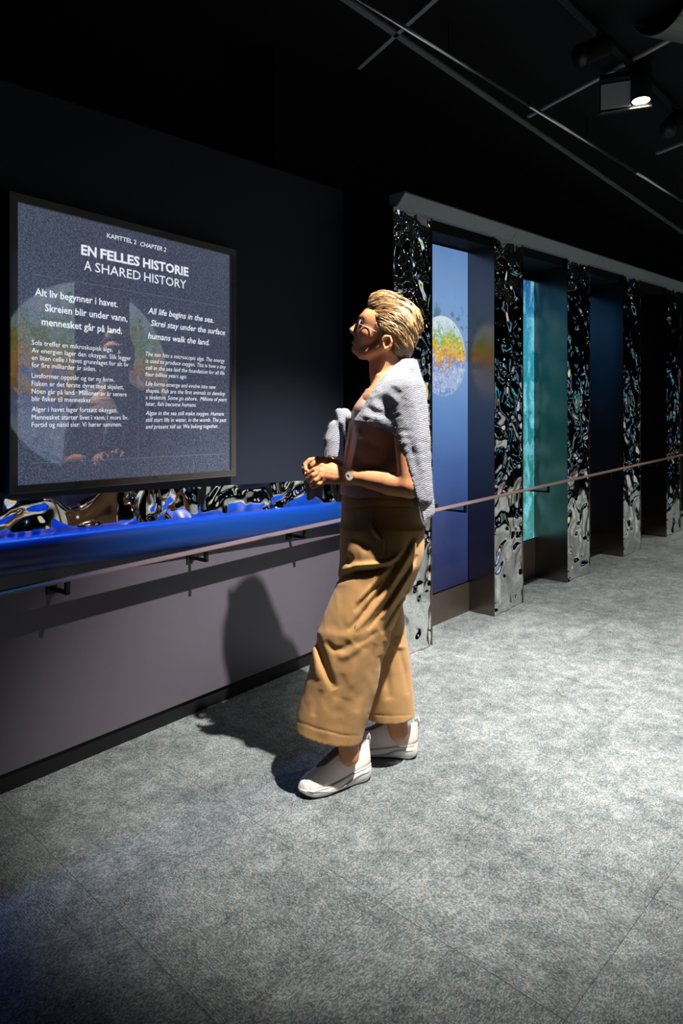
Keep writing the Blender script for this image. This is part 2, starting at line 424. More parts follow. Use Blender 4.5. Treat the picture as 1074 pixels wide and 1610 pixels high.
# screens ------------------------------------------------------------------
def screen_mat(name, kind, cz=0.0, cxs=0.0, r=0.23, H=2.0, strength=1.0, bgk=None):
    m = mat(name, (0.01, 0.01, 0.012), 0.25, spec=0.3); t = NT(m)
    co = t.coord('Object'); sep = t.n('ShaderNodeSeparateXYZ'); t.l(co, sep.inputs[0])
    x, z = sep.outputs[0], sep.outputs[2]
    zn = t.math('DIVIDE', z, H)
    if kind == 'earth':
        dx = t.math('SUBTRACT', x, cxs); dz = t.math('SUBTRACT', z, cz)
        d = t.math('DIVIDE', t.math('SQRT', t.math('ADD', t.math('MULTIPLY', dx, dx), t.math('MULTIPLY', dz, dz))), r)
        ez = t.math('ADD', t.math('DIVIDE', dz, 2 * r), 0.5)
        wob = t.noise(co, 15 * .23 / r, 6, 0.68, 1.2); wob2 = t.noise(co, 34 * .23 / r, 5, 0.66, 1.4)
        ezw = t.math('ADD', ez, t.math('MULTIPLY', t.math('SUBTRACT', wob, 0.5), 0.95))
        bg = t.ramp(zn, [(0.0, (.008, .011, .065)), (.2, (.016, .032, .15)), (.38, (.045, .12, .36)), (.52, (.12, .26, .60)), (.68, (.27, .45, .78)), (.85, (.19, .36, .69)), (1.0, (.10, .23, .50))])
        bgn = t.mix(t.math('MULTIPLY', t.math('MULTIPLY', t.noise(co, 3.0, 4), zn), .5), bg, (.30, .46, .78))
        land = t.ramp(ezw, [(0.0, (.16, .28, .62)), (.25, (.50, .60, .82)), (.40, (.20, .30, .66)), (.46, (.70, .30, .05)), (.58, (.85, .55, .05)), (.70, (.30, .50, .04)), (.82, (.55, .72, .80)), (1.0, (.80, .88, .92))])
        cl = t.smooth(wob2, .5, .66)
        earth = t.mix(t.math('MULTIPLY', cl, .75), land, (.85, .92, .98))
        gr = t.math('MULTIPLY', t.smooth(wob2, .40, .34), t.smooth(ez, .42, .55))
        earth = t.mix(gr, earth, (.03, .20, .02))
        rim = t.smooth(d, .90, 1.0)
        earth = t.mix(t.math('MULTIPLY', rim, .35), earth, (.55, .75, .95))
        mask = t.smooth(d, 1.0, .975)
        # green and ochre splashes drifting off the limb
        sp = t.math('MULTIPLY', t.smooth(t.noise(co, 16 * .23 / r, 3, 0.6, 0.4), .55, .62), t.math('MULTIPLY', t.smooth(ez, .30, .55), t.smooth(ez, 1.45, .8)))
        fall = t.smooth(d, 2.0, 1.0)
        bg2 = t.mix(t.math('MULTIPLY', t.math('MULTIPLY', sp, fall), .9), bgn, (.06, .16, .03))
        band = t.math('MULTIPLY', t.math('MULTIPLY', t.smooth(ez, .40, .52), t.smooth(ez, .8, .56)), t.smooth(dx, r * .6, r * 1.5))
        bg2 = t.mix(t.math('MULTIPLY', band, .8), bg2, (.16, .15, .02))
        if bgk: bg2 = t.mix(1.0, bg2, (bgk, bgk, bgk), 'MULTIPLY')
        colr = t.mix(mask, bg2, earth)
    elif kind == 'aqua':
        a = t.noise(t.mapping(co, (1, 1, .6)), 9, 6, .65, .5); b = t.noise(co, 34, 5, .7)
        base = t.ramp(zn, [(0.0, (.08, .34, .30)), (.3, (.03, .24, .22)), (.55, (.02, .32, .38)), (.8, (.05, .38, .55)), (.97, (.02, .14, .40)), (1.0, (.02, .10, .30))])
        colr = t.mix(t.smooth(a, .44, .66), base, (.24, .72, .86))
        colr = t.mix(t.smooth(b, .55, .68), colr, (.01, .09, .13))
    elif kind == 'deep':
        base = t.ramp(zn, [(0.0, (.002, .003, .006)), (.45, (.004, .010, .03)), (.7, (.01, .05, .14)), (.9, (.03, .16, .38)), (1.0, (.02, .10, .26))])
        colr = t.mix(t.smooth(t.noise(co, 6, 4), .5, .8), base, (.02, .10, .28))
        colr = t.mix(t.smooth(zn, .62, .4), colr, base)
    else:
        base = t.ramp(zn, [(0.0, (.001, .001, .002)), (.6, (.004, .003, .004)), (1.0, (.006, .005, .006))])
        colr = base
    t.l(colr, t.b.inputs['Emission Color']); t.b.inputs['Emission Strength'].default_value = strength
    return m
def screen(fr_pt, d, w, h, m, label, thick=.03, name='display_screen', slope=0.0):
    """upright flat screen: local x along the wall, local z up; bezel and lit face"""
    r = empty(name, (fr_pt[0], fr_pt[1], fr_pt[2])); r.rotation_euler = (0, 0, math.atan2(d[1], d[0]))
    tag(r, label, 'screen')
    def bx(nm, x0, x1, y0, y1, z0, z1, mm):
        v = [(x0, y0, z0), (x1, y0, z0 + slope * w), (x1, y1, z0 + slope * w), (x0, y1, z0), (x0, y0, z1), (x1, y0, z1 + slope * w), (x1, y1, z1 + slope * w), (x0, y1, z1)]
        return link(nm, v, BOXF, mm, r)
    bx('housing', 0, w, .006, thick, 0, h, M['black'])
    bx('display', 0.006, w - .006, 0.0, .006, .006, h - .006, m)
    return r
bays = [('earth', 'blue bay screen showing the earth, beside the woman\'s shoulder'),
        ('aqua', 'turquoise speckled underwater screen in the second bay'),
        ('deep', 'deep blue screen in the bay after the turquoise one'),
        ('dark', 'dark unlit screen in the farthest bay')]
for k in range(4):
    s0, s1 = edges[2 * k + 1], edges[2 * k + 2]
    b = depths[k + 1]
    zb = on_cols(700, 928, -b)[1] - SLOPE * on_cols(700, 928, -b)[0]
    zt = on_cols(700, 356, -b)[1] - SLOPE * on_cols(700, 356, -b)[0]
    if k == 1: zb = .29
    if k >= 1: zt = 2.20
    zt = min(zt, 2.265)
    zb0, zt0 = zb + SLOPE * s0, zt + SLOPE * s0
    e_c, s_c = on_cols(697, 560, -b)[1], on_cols(697, 560, -b)[0]
    mm = screen_mat('screen ' + bays[k][0], bays[k][0], cz=e_c - zb0, cxs=s_c - s0, r=.245, H=zt - zb, strength=[.85, .85, .75, .5][k])
    screen(CW(s0 + .001, -b, zb0), DC, s1 - s0 - .002, zt - zb, mm, bays[k][1], slope=SLOPE)
    struct(fbox('wall_far_kick', CW, s0, s1, -.36, -b + .004, SLOPE * s0, zb0 - .004, M['kickbronze'], None, SLOPE * s1, zb0 - .004 + SLOPE * (s1 - s0)))

# opposite side of the gallery, seen mirrored in the information panel
OPP = np.array([3.95, 1.11])
def OW(s, e, z):
    p = OPP + s * DL - e * NL; return (p[0], p[1], z)
struct(fbox('wall_right', OW, -5.0, 12.0, -.4, 0.0, -.006, CZ, M['black']))
PANE_E = 0.03
def mirror_of(px, py, Yv):
    v = at(px, py, Yv); d = (v[:2] - P0) @ NL - PANE_E
    w = v[:2] - 2 * d * NL; return np.array([w[0], w[1], v[2]])
# earth circle centre on the opposite wall, found from its reflection
best = min((abs((mirror_of(141, 592, y)[:2] - OPP) @ NL + .05), y) for y in np.linspace(4, 11, 600))[1]
ec = mirror_of(141, 592, best); er = 148 * best / F
sw, sh = er * 2.3, 2.5
oo = OPP + ((ec[:2] - OPP) @ DL) * DL - .04 * NL
org = oo + DL * sw / 2
mm = screen_mat('opposite earth', 'earth', cz=ec[2] - .45, cxs=sw / 2, r=er, H=sh, strength=1.1, bgk=.10)
screen((org[0], org[1], .45), -DL, sw, sh, mm, 'large earth projection across the gallery, seen mirrored in the information panel', thick=.035, name='projection_screen')

for k, (so, wd, lab) in enumerate(((3.2, .5, 'nearest the earth projection'), (4.6, .5, 'second after the earth projection'), (6.1, .6, 'third after the earth projection'), (8.0, .6, 'last along the wall'))):  # unseen screens, added to give the rippled columns blue reflections
    p = OPP + so * DL - .04 * NL
    screen((p[0] + DL[0] * wd, p[1] + DL[1] * wd, .9), -DL, wd, 1.1, screen_mat('opposite deep %d' % k, ['earth', 'earth', 'aqua', 'earth'][k], .5, wd / 2, .3, 1.1, .75), 'unseen glowing screen added on the opposite wall for column reflections, ' + lab, thick=.035)
# dark post that stands before the projection (cuts its mirror image in two)
pc = mirror_of(159, 600, best - .9); hw = 42 * (best - .9) / F / DL[0] * .62
pil = link('dark_post', [(pc[0] + a * hw * DL[0] + b_ * .06 * NL[0], pc[1] + a * hw * DL[1] + b_ * .06 * NL[1], zz) for zz in (-.0, CZ) for a, b_ in ((-1, -1), (1, -1), (1, 1), (-1, 1))], BOXF, M['black'])
tag(pil, 'black post in front of the earth projection, seen only in the panel\'s reflection', 'post')

# ------------------------------------------------------------------ information panel
PE = 0.04
ps0, ps1 = on_left(15, 300, PE)[0], on_left(371, 393, PE)[0]
pz0, pz1 = on_left(371, 748, PE)[1], on_left(15, 300, PE)[1]
panel = empty('information_panel', LW((ps0 + ps1) / 2, 0.02, pz0))
tag(panel, 'square grey-blue glass information panel with white bilingual text on the navy wall', 'information panel')
FW = .027
for a in ((ps0, ps1, pz0, pz0 + FW), (ps0, ps1, pz1 - FW, pz1), (ps0, ps0 + FW, pz0 + FW, pz1 - FW), (ps1 - FW, ps1, pz0 + FW, pz1 - FW)):
    fbox('frame_bar', LW, a[0], a[1], 0.0, PE, a[2], a[3], M['frame'], panel)
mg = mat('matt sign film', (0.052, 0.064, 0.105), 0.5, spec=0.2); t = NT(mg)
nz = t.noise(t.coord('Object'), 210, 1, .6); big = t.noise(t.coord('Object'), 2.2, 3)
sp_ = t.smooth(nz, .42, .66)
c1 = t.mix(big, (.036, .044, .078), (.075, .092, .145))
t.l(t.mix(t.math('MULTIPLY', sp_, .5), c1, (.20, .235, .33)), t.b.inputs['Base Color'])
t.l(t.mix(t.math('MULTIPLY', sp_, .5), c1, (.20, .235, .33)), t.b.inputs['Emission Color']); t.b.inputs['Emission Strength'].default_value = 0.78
fbox('sign_face', LW, ps0 + FW, ps1 - FW, 0.0, PE - .012, pz0 + FW, pz1 - FW, mg, panel)
# clear cover glass
gm = bpy.data.materials.new('cover glass'); gm.use_nodes = True; t_ = gm.node_tree; t_.nodes.clear()
out = t_.nodes.new('ShaderNodeOutputMaterial'); mixn = t_.nodes.new('ShaderNodeMixShader'); tr = t_.nodes.new('ShaderNodeBsdfTransparent'); gl = t_.nodes.new('ShaderNodeBsdfGlossy')
fr = t_.nodes.new('ShaderNodeFresnel'); fr.inputs[0].default_value = 2.1; geo_ = t_.nodes.new('ShaderNodeNewGeometry'); inv = t_.nodes.new('ShaderNodeMath'); inv.operation = 'SUBTRACT'; inv.inputs[0].default_value = 1.0; mul = t_.nodes.new('ShaderNodeMath'); mul.operation = 'MULTIPLY'; gl.inputs['Roughness'].default_value = 0.012
gl.inputs['Color'].default_value = (1, 1, 1, 1)
gn = t_.nodes.new('ShaderNodeTexNoise'); gn.inputs['Scale'].default_value = 3.0
gb = t_.nodes.new('ShaderNodeBump'); gb.inputs['Strength'].default_value = .02; gb.inputs['Distance'].default_value = .01
tc = t_.nodes.new('ShaderNodeTexCoord'); t_.links.new(tc.outputs['Object'], gn.inputs['Vector']); t_.links.new(gn.outputs[0], gb.inputs['Height']); t_.links.new(gb.outputs[0], gl.inputs['Normal'])
t_.links.new(geo_.outputs['Backfacing'], inv.inputs[1]); t_.links.new(inv.outputs[0], mul.inputs[0]); t_.links.new(fr.outputs[0], mul.inputs[1]); t_.links.new(mul.outputs[0], mixn.inputs[0]); t_.links.new(tr.outputs[0], mixn.inputs[1]); t_.links.new(gl.outputs[0], mixn.inputs[2]); t_.links.new(mixn.outputs[0], out.inputs[0])
fbox('cover_glass', LW, ps0 + .002, ps1 - .002, PE, PE + .004, pz0 + .002, pz1 - .002, gm, panel)
M['text'] = mat('white lettering', (.8, .8, .82), 0.6, emit=(.86, .92, 1.0), emit_s=1.0)
M['rule'] = mat('fine rule', (.3, .34, .4), 0.6, emit=(.5, .6, .75), emit_s=.22)
TE = PE - .0115
def crop(x, y): return x * 400 / 1074, 280 + y * 400 / 1074
dg = None
def text_block(name, lines, italic=0.0, bold=0.0, cap=.02):
    """lines: (string, crop x left, crop baseline y, crop x right)"""
    for s, xl, yb, xr, *ref in lines:
        cu = bpy.data.curves.new('t', 'FONT'); cu.body = s; cu.resolution_u = 2; cu.shear = italic; cu.offset = bold; cu.size = 1.0
        ob = bpy.data.objects.new('t', cu); COL.objects.link(ob)
        me = ob.evaluated_get(bpy.context.evaluated_depsgraph_get()).to_mesh()
        co = np.array([v.co for v in me.vertices]); fs = [tuple(p.vertices) for p in me.polygons]
        a0, z0 = on_left(*crop(xl, yb), TE); a1, _ = on_left(*crop(xr, yb), TE)
        if ref: z0 = on_left(*crop(*ref[0]), TE)[1]
        x0, x1 = co[:, 0].min(), co[:, 0].max(); kx = (a1 - a0) / (x1 - x0); ky = cap / .69
        base = 0; AV, AF = [], []
        for v in co: AV.append(LW(a0 + (v[0] - x0) * kx, TE, z0 + v[1] * ky))
        AF += [tuple(i + base for i in f) for f in fs]
        ob.to_mesh_clear(); bpy.data.objects.remove(ob); bpy.data.curves.remove(cu)
        keep(link(name, AV, AF, M['text']), panel)
text_block('chapter_text', [('KAPITTEL 2', 452, 251, 576)], 0, .008, .0165)
text_block('chapter_text', [('CHAPTER 2', 592, 286, 702)], .25, .008, .0165)
text_block('title_word', [(w_, a_, 321 + .2 * (a_ - 343), b_, (343, 321)) for w_, a_, b_ in (('EN', 343, 408), ('FELLES', 424, 590), ('HISTORIE', 604, 796))], 0, .030, .034)
text_block('subtitle_word', [(w_, a_, 387 + .19 * (a_ - 355), b_, (355, 387)) for w_, a_, b_ in (('A', 355, 387), ('SHARED', 402, 594), ('HISTORY', 609, 786))], 0, .003, .034)
text_block('intro_text', [('Alt liv begynner i havet.', 148, 494, 498), ('Skreien blir under vann,', 190, 561, 538), ('mennesket g\u00e5r p\u00e5 land.', 176, 620, 515)], 0, .012, .0245)
text_block('intro_text', [('All life begins in the sea.', 625, 571, 902), ('Skrei stay under the surface', 637, 623, 950), ('humans walk the land.', 625, 677, 884)], .2, .012, .0235)
text_block('body_text', [('Sola treffer en mikroskopisk alge.', 134, 703, 476), ('Av energien lager den oksygen. Slik legger', 134, 736, 553), ('en liten celle i havet grunnlaget for alt liv', 134, 767, 542), ('for fire milliarder \u00e5r siden.', 134, 798, 406),
    ('Livsformer oppst\u00e5r og tar ny form.', 134, 843, 483), ('Fisken er det f\u00f8rste dyret med skjelett.', 134, 876, 523), ('Noen g\u00e5r p\u00e5 land.  Millioner av \u00e5r senere', 134, 909, 535), ('blir fisker til mennesker.', 134, 941, 388),
    ('Alger i havet lager fortsatt oksygen.', 134, 985, 496), ('Mennesket starter livet i vann, i mors liv.', 134, 1019, 541), ('Fortid og n\u00e5tid sier: Vi h\u00f8rer sammen.', 134, 1051, 514)], 0, 0.0, .0165)
text_block('body_text', [('The sun hits a microscopic alge. The energy', 615, 750, 949), ('is used to produce oxygen. This is how a tiny', 615, 779, 953), ('cell in the sea laid the foundation for all life', 615, 808, 948), ('four billion years ago.', 615, 836, 789),
    ('Life forms emerge and evolve into new', 615, 876, 912), ('shapes. Fish are the first animals to develop', 615, 905, 950), ('a skeleton. Some go ashore.  Millions of years', 615, 933, 957), ('later, fish become humans.', 615, 961, 829),
    ('Algae in the sea still make oxygen. Humans', 615, 1000, 946), ('still start life in water, in the womb. The past', 615, 1029, 956), ('and present tell us: We belong together.', 615, 1058, 921)], .22, 0.0, .0165)
for (xa, ya, xb, yb) in ((134, 401, 952, 548), (134, 1193, 952, 1172)):
    a0, z0 = on_left(*crop(xa, ya), TE); a1, z1 = on_left(*crop(xb, yb), TE); zm = (z0 + z1) / 2
    fbox('rule_line', LW, a0, a1, TE - .0004, TE, zm - .0007, zm + .0007, M['rule'], panel)
a0, z0 = on_left(*crop(584, 600), TE); _, z1 = on_left(*crop(584, 1180), TE)
fbox('rule_line', LW, a0 - .0006, a0 + .0006, TE - .0004, TE, z1, z0, M['rule'], panel)

# ------------------------------------------------------------------ track and spotlights under the ceiling
t0 = ceil_pt(895, 0); tdir = DC
track = bar('lighting_track', t0 - tdir * 1.6, t0 + tdir * 3.0, .034, CZ - .03, CZ, M['iron'])
tag(track, 'black lighting track on the ceiling carrying the spotlights', 'lighting track')
def spotlight(px, along, tilt, yaw, lit, label, plate=True):
    p = t0 + tdir * along; r = empty('spotlight', (p[0], p[1], CZ - .03)); tag(r, label, 'spotlight', 'spotlights on the ceiling track')
    # gear box with a pale cover plate, hanging edge-on to the track
    if plate:
        d = unit([.80, -.28]); nn = np.array([-d[1], d[0]])
        c_ = np.array([p[0], p[1]]) - np.array([.075, -.02])
        def pb(nm, x0, x1, y0, y1, z0, z1, mm):
            v = [(*(c_ + d * x + nn * y), z) for z in (z0, z1) for x, y in ((x0, y0), (x1, y0), (x1, y1), (x0, y1))]
            return keep(link(nm, v, BOXF, mm), r)
        pb('gear_box', -.095, .16, 0.0, .03, CZ - .235, CZ - .03, M['iron'])
        pb('cover_plate', -.088, .06, -.004, 0.0, CZ - .218, CZ - .085, M['plate'])
        pb('lip', -.092, .06, -.016, 0.0, CZ - .075, CZ - .062, M['pipe'])
        pb('lip', -.09, .16, -.008, 0.0, CZ - .235, CZ - .231, M['pipe'])
    axis = np.array([math.sin(tilt) * math.cos(yaw), math.sin(tilt) * math.sin(yaw), -math.cos(tilt)])
    top = np.array([p[0], p[1], CZ - (.05 if tilt == 0 else .11)]) + np.array([.012, -.05, 0])
    tube('stem', [(p[0], p[1], CZ - .03), tuple(top)], .01, M['iron'], r, 8)
    tube('lamp_housing', [top - axis * .02, top + axis * .0, top + axis * .16], [.040, .050, .050], M['black'], r, 24)
    tube('reflector_ring', [top + axis * .158, top + axis * .163], [.050, .047], M['iron'], r, 24)
    tube('lens', [top + axis * .160, top + axis * .1645], [.043, .043], M['lampglow'] if lit else M['iron'], r, 24)
    return r, top + axis * .18
_, lp = spotlight(0, .76, 0.0, 0, True, 'lit black cylinder spotlight with pale grey gear plate')
spot('track_lamp', tuple(lp), (lp[0], lp[1], 0), 230, 80, 0.8)
spotlight(0, .30, math.radians(62), math.radians(200), False, 'unlit black spotlight tilted left of the lit one', plate=False)
spotlight(0, 1.35, math.radians(50), math.radians(215), False, 'unlit black spotlight right of the lit one, at the picture edge', plate=False)
# second track farther right, outside the frame: its lamps sparkle in the rippled mirrors and light the aisle
t2_ = t0 + NC * 1.5
trk2 = bar('lighting_track', t2_ - tdir * 2.2, t2_ + tdir * 5.0, .034, CZ - .03, CZ, M['iron']); tag(trk2, 'second black lighting track farther right, mirrored in the rippled columns', 'lighting track')
save_t0 = t0.copy(); t0 = t2_
for al, nm in ((2.0, 'nearest the camera'), (2.7, 'second from the camera'), (3.4, 'third from the camera'), (4.1, 'fourth from the camera'), (4.8, 'farthest from the camera')):
    _, lp = spotlight(0, al, 0.0, 0, True, 'lit spotlight on the second track, ' + nm, plate=False)
    spot('aisle_lamp', tuple(lp), (lp[0], lp[1], 0), 150, 84, 0.8)
t0 = save_t0
# curved dark shade near the upper right corner
V, Fc = [], []
cc = at(1075, 40, 3.15)
ax = np.array([.85, .45, .12]); ax = unit(ax); sid = unit(np.cross(ax, [0, 0, 1])); upv = np.cross(sid, ax)
for k in range(13):
    a = math.radians(200 + k * 140 / 12)
    for tt in (-.16, .16):
        for rr in (.15, .154): V.append(cc + ax * tt + rr * (math.cos(a) * sid + math.sin(a) * upv) + .10 * upv)
for k in range(12):
    i = 4 * k
    Fc += [(i, i + 4, i + 6, i + 2), (i + 1, i + 3, i + 7, i + 5), (i, i + 1, i + 5, i + 4), (i + 2, i + 6, i + 7, i + 3)]
Fc += [(0, 2, 3, 1), (48, 49, 51, 50)]
shade = link('lamp_shade', V, Fc, M['frame'], None, False)
hang = empty('ceiling_shade', (cc[0], cc[1], CZ)); keep(shade, hang); tag(hang, 'dark curved metal shade hanging in the top right corner', 'lamp')
tube('hanger', [(cc[0], cc[1], CZ), (cc[0], cc[1], CZ - .02), tuple(cc + upv * -.05)], .006, M['iron'], hang, 8)

# ------------------------------------------------------------------ the woman: signed-distance modelling
class Vol:
    def __init__(s, lo, hi, res):
        s.lo = np.array(lo, float); s.res = res
        s.n = np.ceil((np.array(hi) - s.lo) / res).astype(int) + 1
        s.a = np.full(tuple(s.n), 0.08, np.float32)
    def win(s, lo, hi):
        i0 = np.maximum(np.floor((np.asarray(lo) - s.lo) / s.res).astype(int), 0)
        i1 = np.minimum(np.ceil((np.asarray(hi) - s.lo) / s.res).astype(int) + 1, s.n)
        if (i1 <= i0).any(): return None
        sl = tuple(slice(a, b) for a, b in zip(i0, i1))
        ax = [(s.lo[k] + s.res * np.arange(i0[k], i1[k])).astype(np.float32) for k in range(3)]
        return sl, ax[0][:, None, None], ax[1][None, :, None], ax[2][None, None, :]
    def op(s, fn, lo, hi, k=0.0, sub=False):
        pad = k + 3 * s.res + .012
        w = s.win(np.asarray(lo) - pad, np.asarray(hi) + pad)
        if w is None: return
        sl, X, Y, Z = w; d = fn(X, Y, Z).astype(np.float32); a = s.a[sl]
        if sub: a = -a
        if k > 0:
            h = np.maximum(k - np.abs(a - d), 0) / k; r = np.minimum(a, d) - h * h * k * .25
        else: r = np.minimum(a, d)
        s.a[sl] = -r if sub else r
    def cone(s, p, q, r1, r2, k=.02, sub=False):
        p = np.asarray(p, float); q = np.asarray(q, float); d = q - p; L = d @ d + 1e-12; m = max(r1, r2)
        def fn(X, Y, Z):
            x, y, z = X - p[0], Y - p[1], Z - p[2]
            h = np.clip((x * d[0] + y * d[1] + z * d[2]) / L, 0, 1)
            return np.sqrt((x - h * d[0]) ** 2 + (y - h * d[1]) ** 2 + (z - h * d[2]) ** 2) - (r1 + (r2 - r1) * h)
        s.op(fn, np.minimum(p, q) - m, np.maximum(p, q) + m, k, sub)
    def chain(s, pts, rs, k=.02, sub=False, hard=None):
        """tapered limb through pts: one soft join with the rest, no bulges at its own joints"""
        pts = [np.asarray(p, float) for p in pts]
        def fn(X, Y, Z):
            out_ = None
            for p, q, r1, r2 in zip(pts[:-1], pts[1:], rs[:-1], rs[1:]):
                d = q - p; L = d @ d + 1e-12; x, y, z = X - p[0], Y - p[1], Z - p[2]
                h = np.clip((x * d[0] + y * d[1] + z * d[2]) / L, 0, 1)
                v = np.sqrt((x - h * d[0]) ** 2 + (y - h * d[1]) ** 2 + (z - h * d[2]) ** 2) - (r1 + (r2 - r1) * h)
                if out_ is None: out_ = v
                else:
                    e = .25 * min(r1, r2); hh = np.maximum(e - np.abs(out_ - v), 0) / e; out_ = np.minimum(out_, v) - hh * hh * e * .10
            return out_
        m = max(rs); A_ = np.array(pts); s.op(fn, A_.min(0) - m, A_.max(0) + m, k, sub)
    def ell(s, c, r, axes=None, k=.02, sub=False):
        c = np.asarray(c, float); A = np.eye(3) if axes is None else np.asarray(axes, float); m = max(r)
        def fn(X, Y, Z):
            x, y, z = X - c[0], Y - c[1], Z - c[2]
            u = [(x * A[i][0] + y * A[i][1] + z * A[i][2]) for i in range(3)]
            k0 = np.sqrt(sum((u[i] / r[i]) ** 2 for i in range(3))); k1 = np.sqrt(sum((u[i] / r[i] ** 2) ** 2 for i in range(3))) + 1e-9
            return k0 * (k0 - 1) / k1
        s.op(fn, c - m, c + m, k, sub)
    def loft(s, rows, th=0.0, k=.02, sub=False, ex=2.0):
        """rows (z, cx, cy, a, b); a along the facing axis turned by th, b across"""
        R = np.array(sorted(rows)); ct, st = math.cos(th), math.sin(th)
        m = R[:, 3:].max()
        def fn(X, Y, Z):
            zs = Z.ravel(); P = []
            for j in range(1, 5):
                v = np.interp(zs, R[:, 0], R[:, j])
                # soften the corners of the interpolation
                v = (np.interp(zs - .012, R[:, 0], R[:, j]) + np.interp(zs + .012, R[:, 0], R[:, j]) + 2 * v) / 4
                P.append(v[None, None, :])
            x, y = X - P[0], Y - P[1]
            u, v = x * ct + y * st, -x * st + y * ct
            au, av = np.abs(u) / P[2], np.abs(v) / P[3]
            k0 = (au ** ex + av ** ex) ** (1 / ex)
            k1 = np.sqrt((au / P[2]) ** 2 + (av / P[3]) ** 2) + 1e-6
            k1 = np.where(ex == 2.0, k1, k1)
            d = (k0 - 1) * np.maximum(k0, 1e-3) / k1
            d = np.where(k0 < .3, -.5 * np.minimum(P[2], P[3]), d)
            return np.maximum(d, np.maximum(Z - R[-1, 0], R[0, 0] - Z))
        lo = np.array([R[:, 1].min() - m, R[:, 2].min() - m, R[0, 0]]); hi_ = np.array([R[:, 1].max() + m, R[:, 2].max() + m, R[-1, 0]])
        s.op(fn, lo, hi_, k, sub)
    def image(s):
        """pixel position of every voxel, for sculpting strokes"""
        X = s.lo[0] + s.res * np.arange(s.n[0]); Y = s.lo[1] + s.res * np.arange(s.n[1]); Z = s.lo[2] + s.res * np.arange(s.n[2])
        px = (CX + F * X[:, None] / Y[None, :])[:, :, None].astype(np.float32)
        py = (HY + F * (CAMH - Z[None, :]) / Y[:, None])[None, :, :].astype(np.float32)
        return px, py
    def sculpt(s, strokes, yfar):
        """press creases (+) or raise folds (-) along strokes; each (points, width px, depth m); only on the side nearer than yfar"""
        px, py = s.image(); Y = (s.lo[1] + s.res * np.arange(s.n[1])); ny = int(np.searchsorted(Y, yfar))
        X = s.lo[0] + s.res * np.arange(s.n[0]); Z = s.lo[2] + s.res * np.arange(s.n[2])
        for pts, w, dep in strokes:
            pts = np.asarray(pts, float)
            xl, xh = pts[:, 0].min() - 3 * w, pts[:, 0].max() + 3 * w; yl, yh = pts[:, 1].min() - 3 * w, pts[:, 1].max() + 3 * w
            ys = (Y[0], Y[ny - 1])
            x0 = min((xl - CX) / F * y for y in ys); x1 = max((xh - CX) / F * y for y in ys)
            z0 = min(CAMH - (yh - HY) / F * y for y in ys); z1 = max(CAMH - (yl - HY) / F * y for y in ys)
            i0, i1 = np.searchsorted(X, [x0, x1]); k0, k1 = np.searchsorted(Z, [z0, z1])
            if i1 <= i0 or k1 <= k0: continue
            A = px[i0:i1, :ny]; B = py[:, :ny, k0:k1]
            best_ = None; tot = np.concatenate([[0], np.cumsum(np.hypot(*np.diff(pts, axis=0).T))]); tt_ = None; si = 0
            for (ax_, ay_), (bx_, by_) in zip(pts[:-1], pts[1:]):
                dx, dy = bx_ - ax_, by_ - ay_; L = dx * dx + dy * dy + 1e-9
                h = np.clip(((A - ax_) * dx + (B - ay_) * dy) / L, 0, 1)
                d2 = (A - ax_ - h * dx) ** 2 + (B - ay_ - h * dy) ** 2
                tl = (tot[si] + h * (tot[si + 1] - tot[si])) / tot[-1]; si += 1
                if best_ is None: best_, tt_ = d2, tl
                else: tt_ = np.where(d2 < best_, tl, tt_); best_ = np.minimum(best_, d2)
            s.a[i0:i1, :ny, k0:k1] += (dep * np.exp(-best_ / (w * w)) * np.sqrt(np.clip(np.sin(np.pi * np.clip(tt_, 0, 1)), 0, 1))).astype(np.float32)
    def mesh(s, name, m, parent=None, iso=0.0):
        gr = openvdb.FloatGrid(0.08); gr.copyFromArray(s.a)
        v, q = gr.convertToQuads(iso)
        v = s.lo + np.asarray(v) * s.res; q = np.asarray(q)[:, ::-1]
        me = bpy.data.meshes.new(name)
        me.vertices.add(len(v)); me.vertices.foreach_set('co', v.astype(np.float32).ravel())
        me.loops.add(4 * len(q)); me.loops.foreach_set('vertex_index', q.astype(np.int32).ravel())
        me.polygons.add(len(q)); me.polygons.foreach_set('loop_start', np.arange(0, 4 * len(q), 4, dtype=np.int32))
        me.update(calc_edges=True); me.validate()
        # drop stray crumbs: keep the largest connected pieces only
        bm = bmesh.new(); bm.from_mesh(me); bm.verts.ensure_lookup_table()
        seen = np.zeros(len(bm.verts), bool); comps = []
        for vv in bm.verts:
            if seen[vv.index]: continue
            st = [vv]; seen[vv.index] = True; cur = []
            while st:
                w = st.pop(); cur.append(w)
                for e in w.link_edges:
                    o2 = e.other_vert(w)
                    if not seen[o2.index]: seen[o2.index] = True; st.append(o2)
            comps.append(cur)
        big_ = max(len(c_) for c_ in comps)
        kill = [w for c_ in comps if len(c_) < .9 * big_ for w in c_]
        if kill: bmesh.ops.delete(bm, geom=kill, context='VERTS')
        bmesh.ops.recalc_face_normals(bm, faces=bm.faces)
        bm.to_mesh(me); bm.free()
        me.polygons.foreach_set('use_smooth', [True] * len(me.polygons)); me.materials.append(m)
        o = bpy.data.objects.new(name, me); COL.objects.link(o)
        if parent is not None: o.parent = parent
        return o
    def value(s, p):
        q = (np.asarray(p) - s.lo) / s.res; i = np.clip(np.floor(q).astype(int), 0, s.n - 2); f_ = np.clip(q - i, 0, 1); r = 0
        for dx in (0, 1):
            for dy in (0, 1):
                for dz in (0, 1):
                    w = (f_[..., 0] if dx else 1 - f_[..., 0]) * (f_[..., 1] if dy else 1 - f_[..., 1]) * (f_[..., 2] if dz else 1 - f_[..., 2])
                    r = r + w * s.a[i[..., 0] + dx, i[..., 1] + dy, i[..., 2] + dz]
        return r

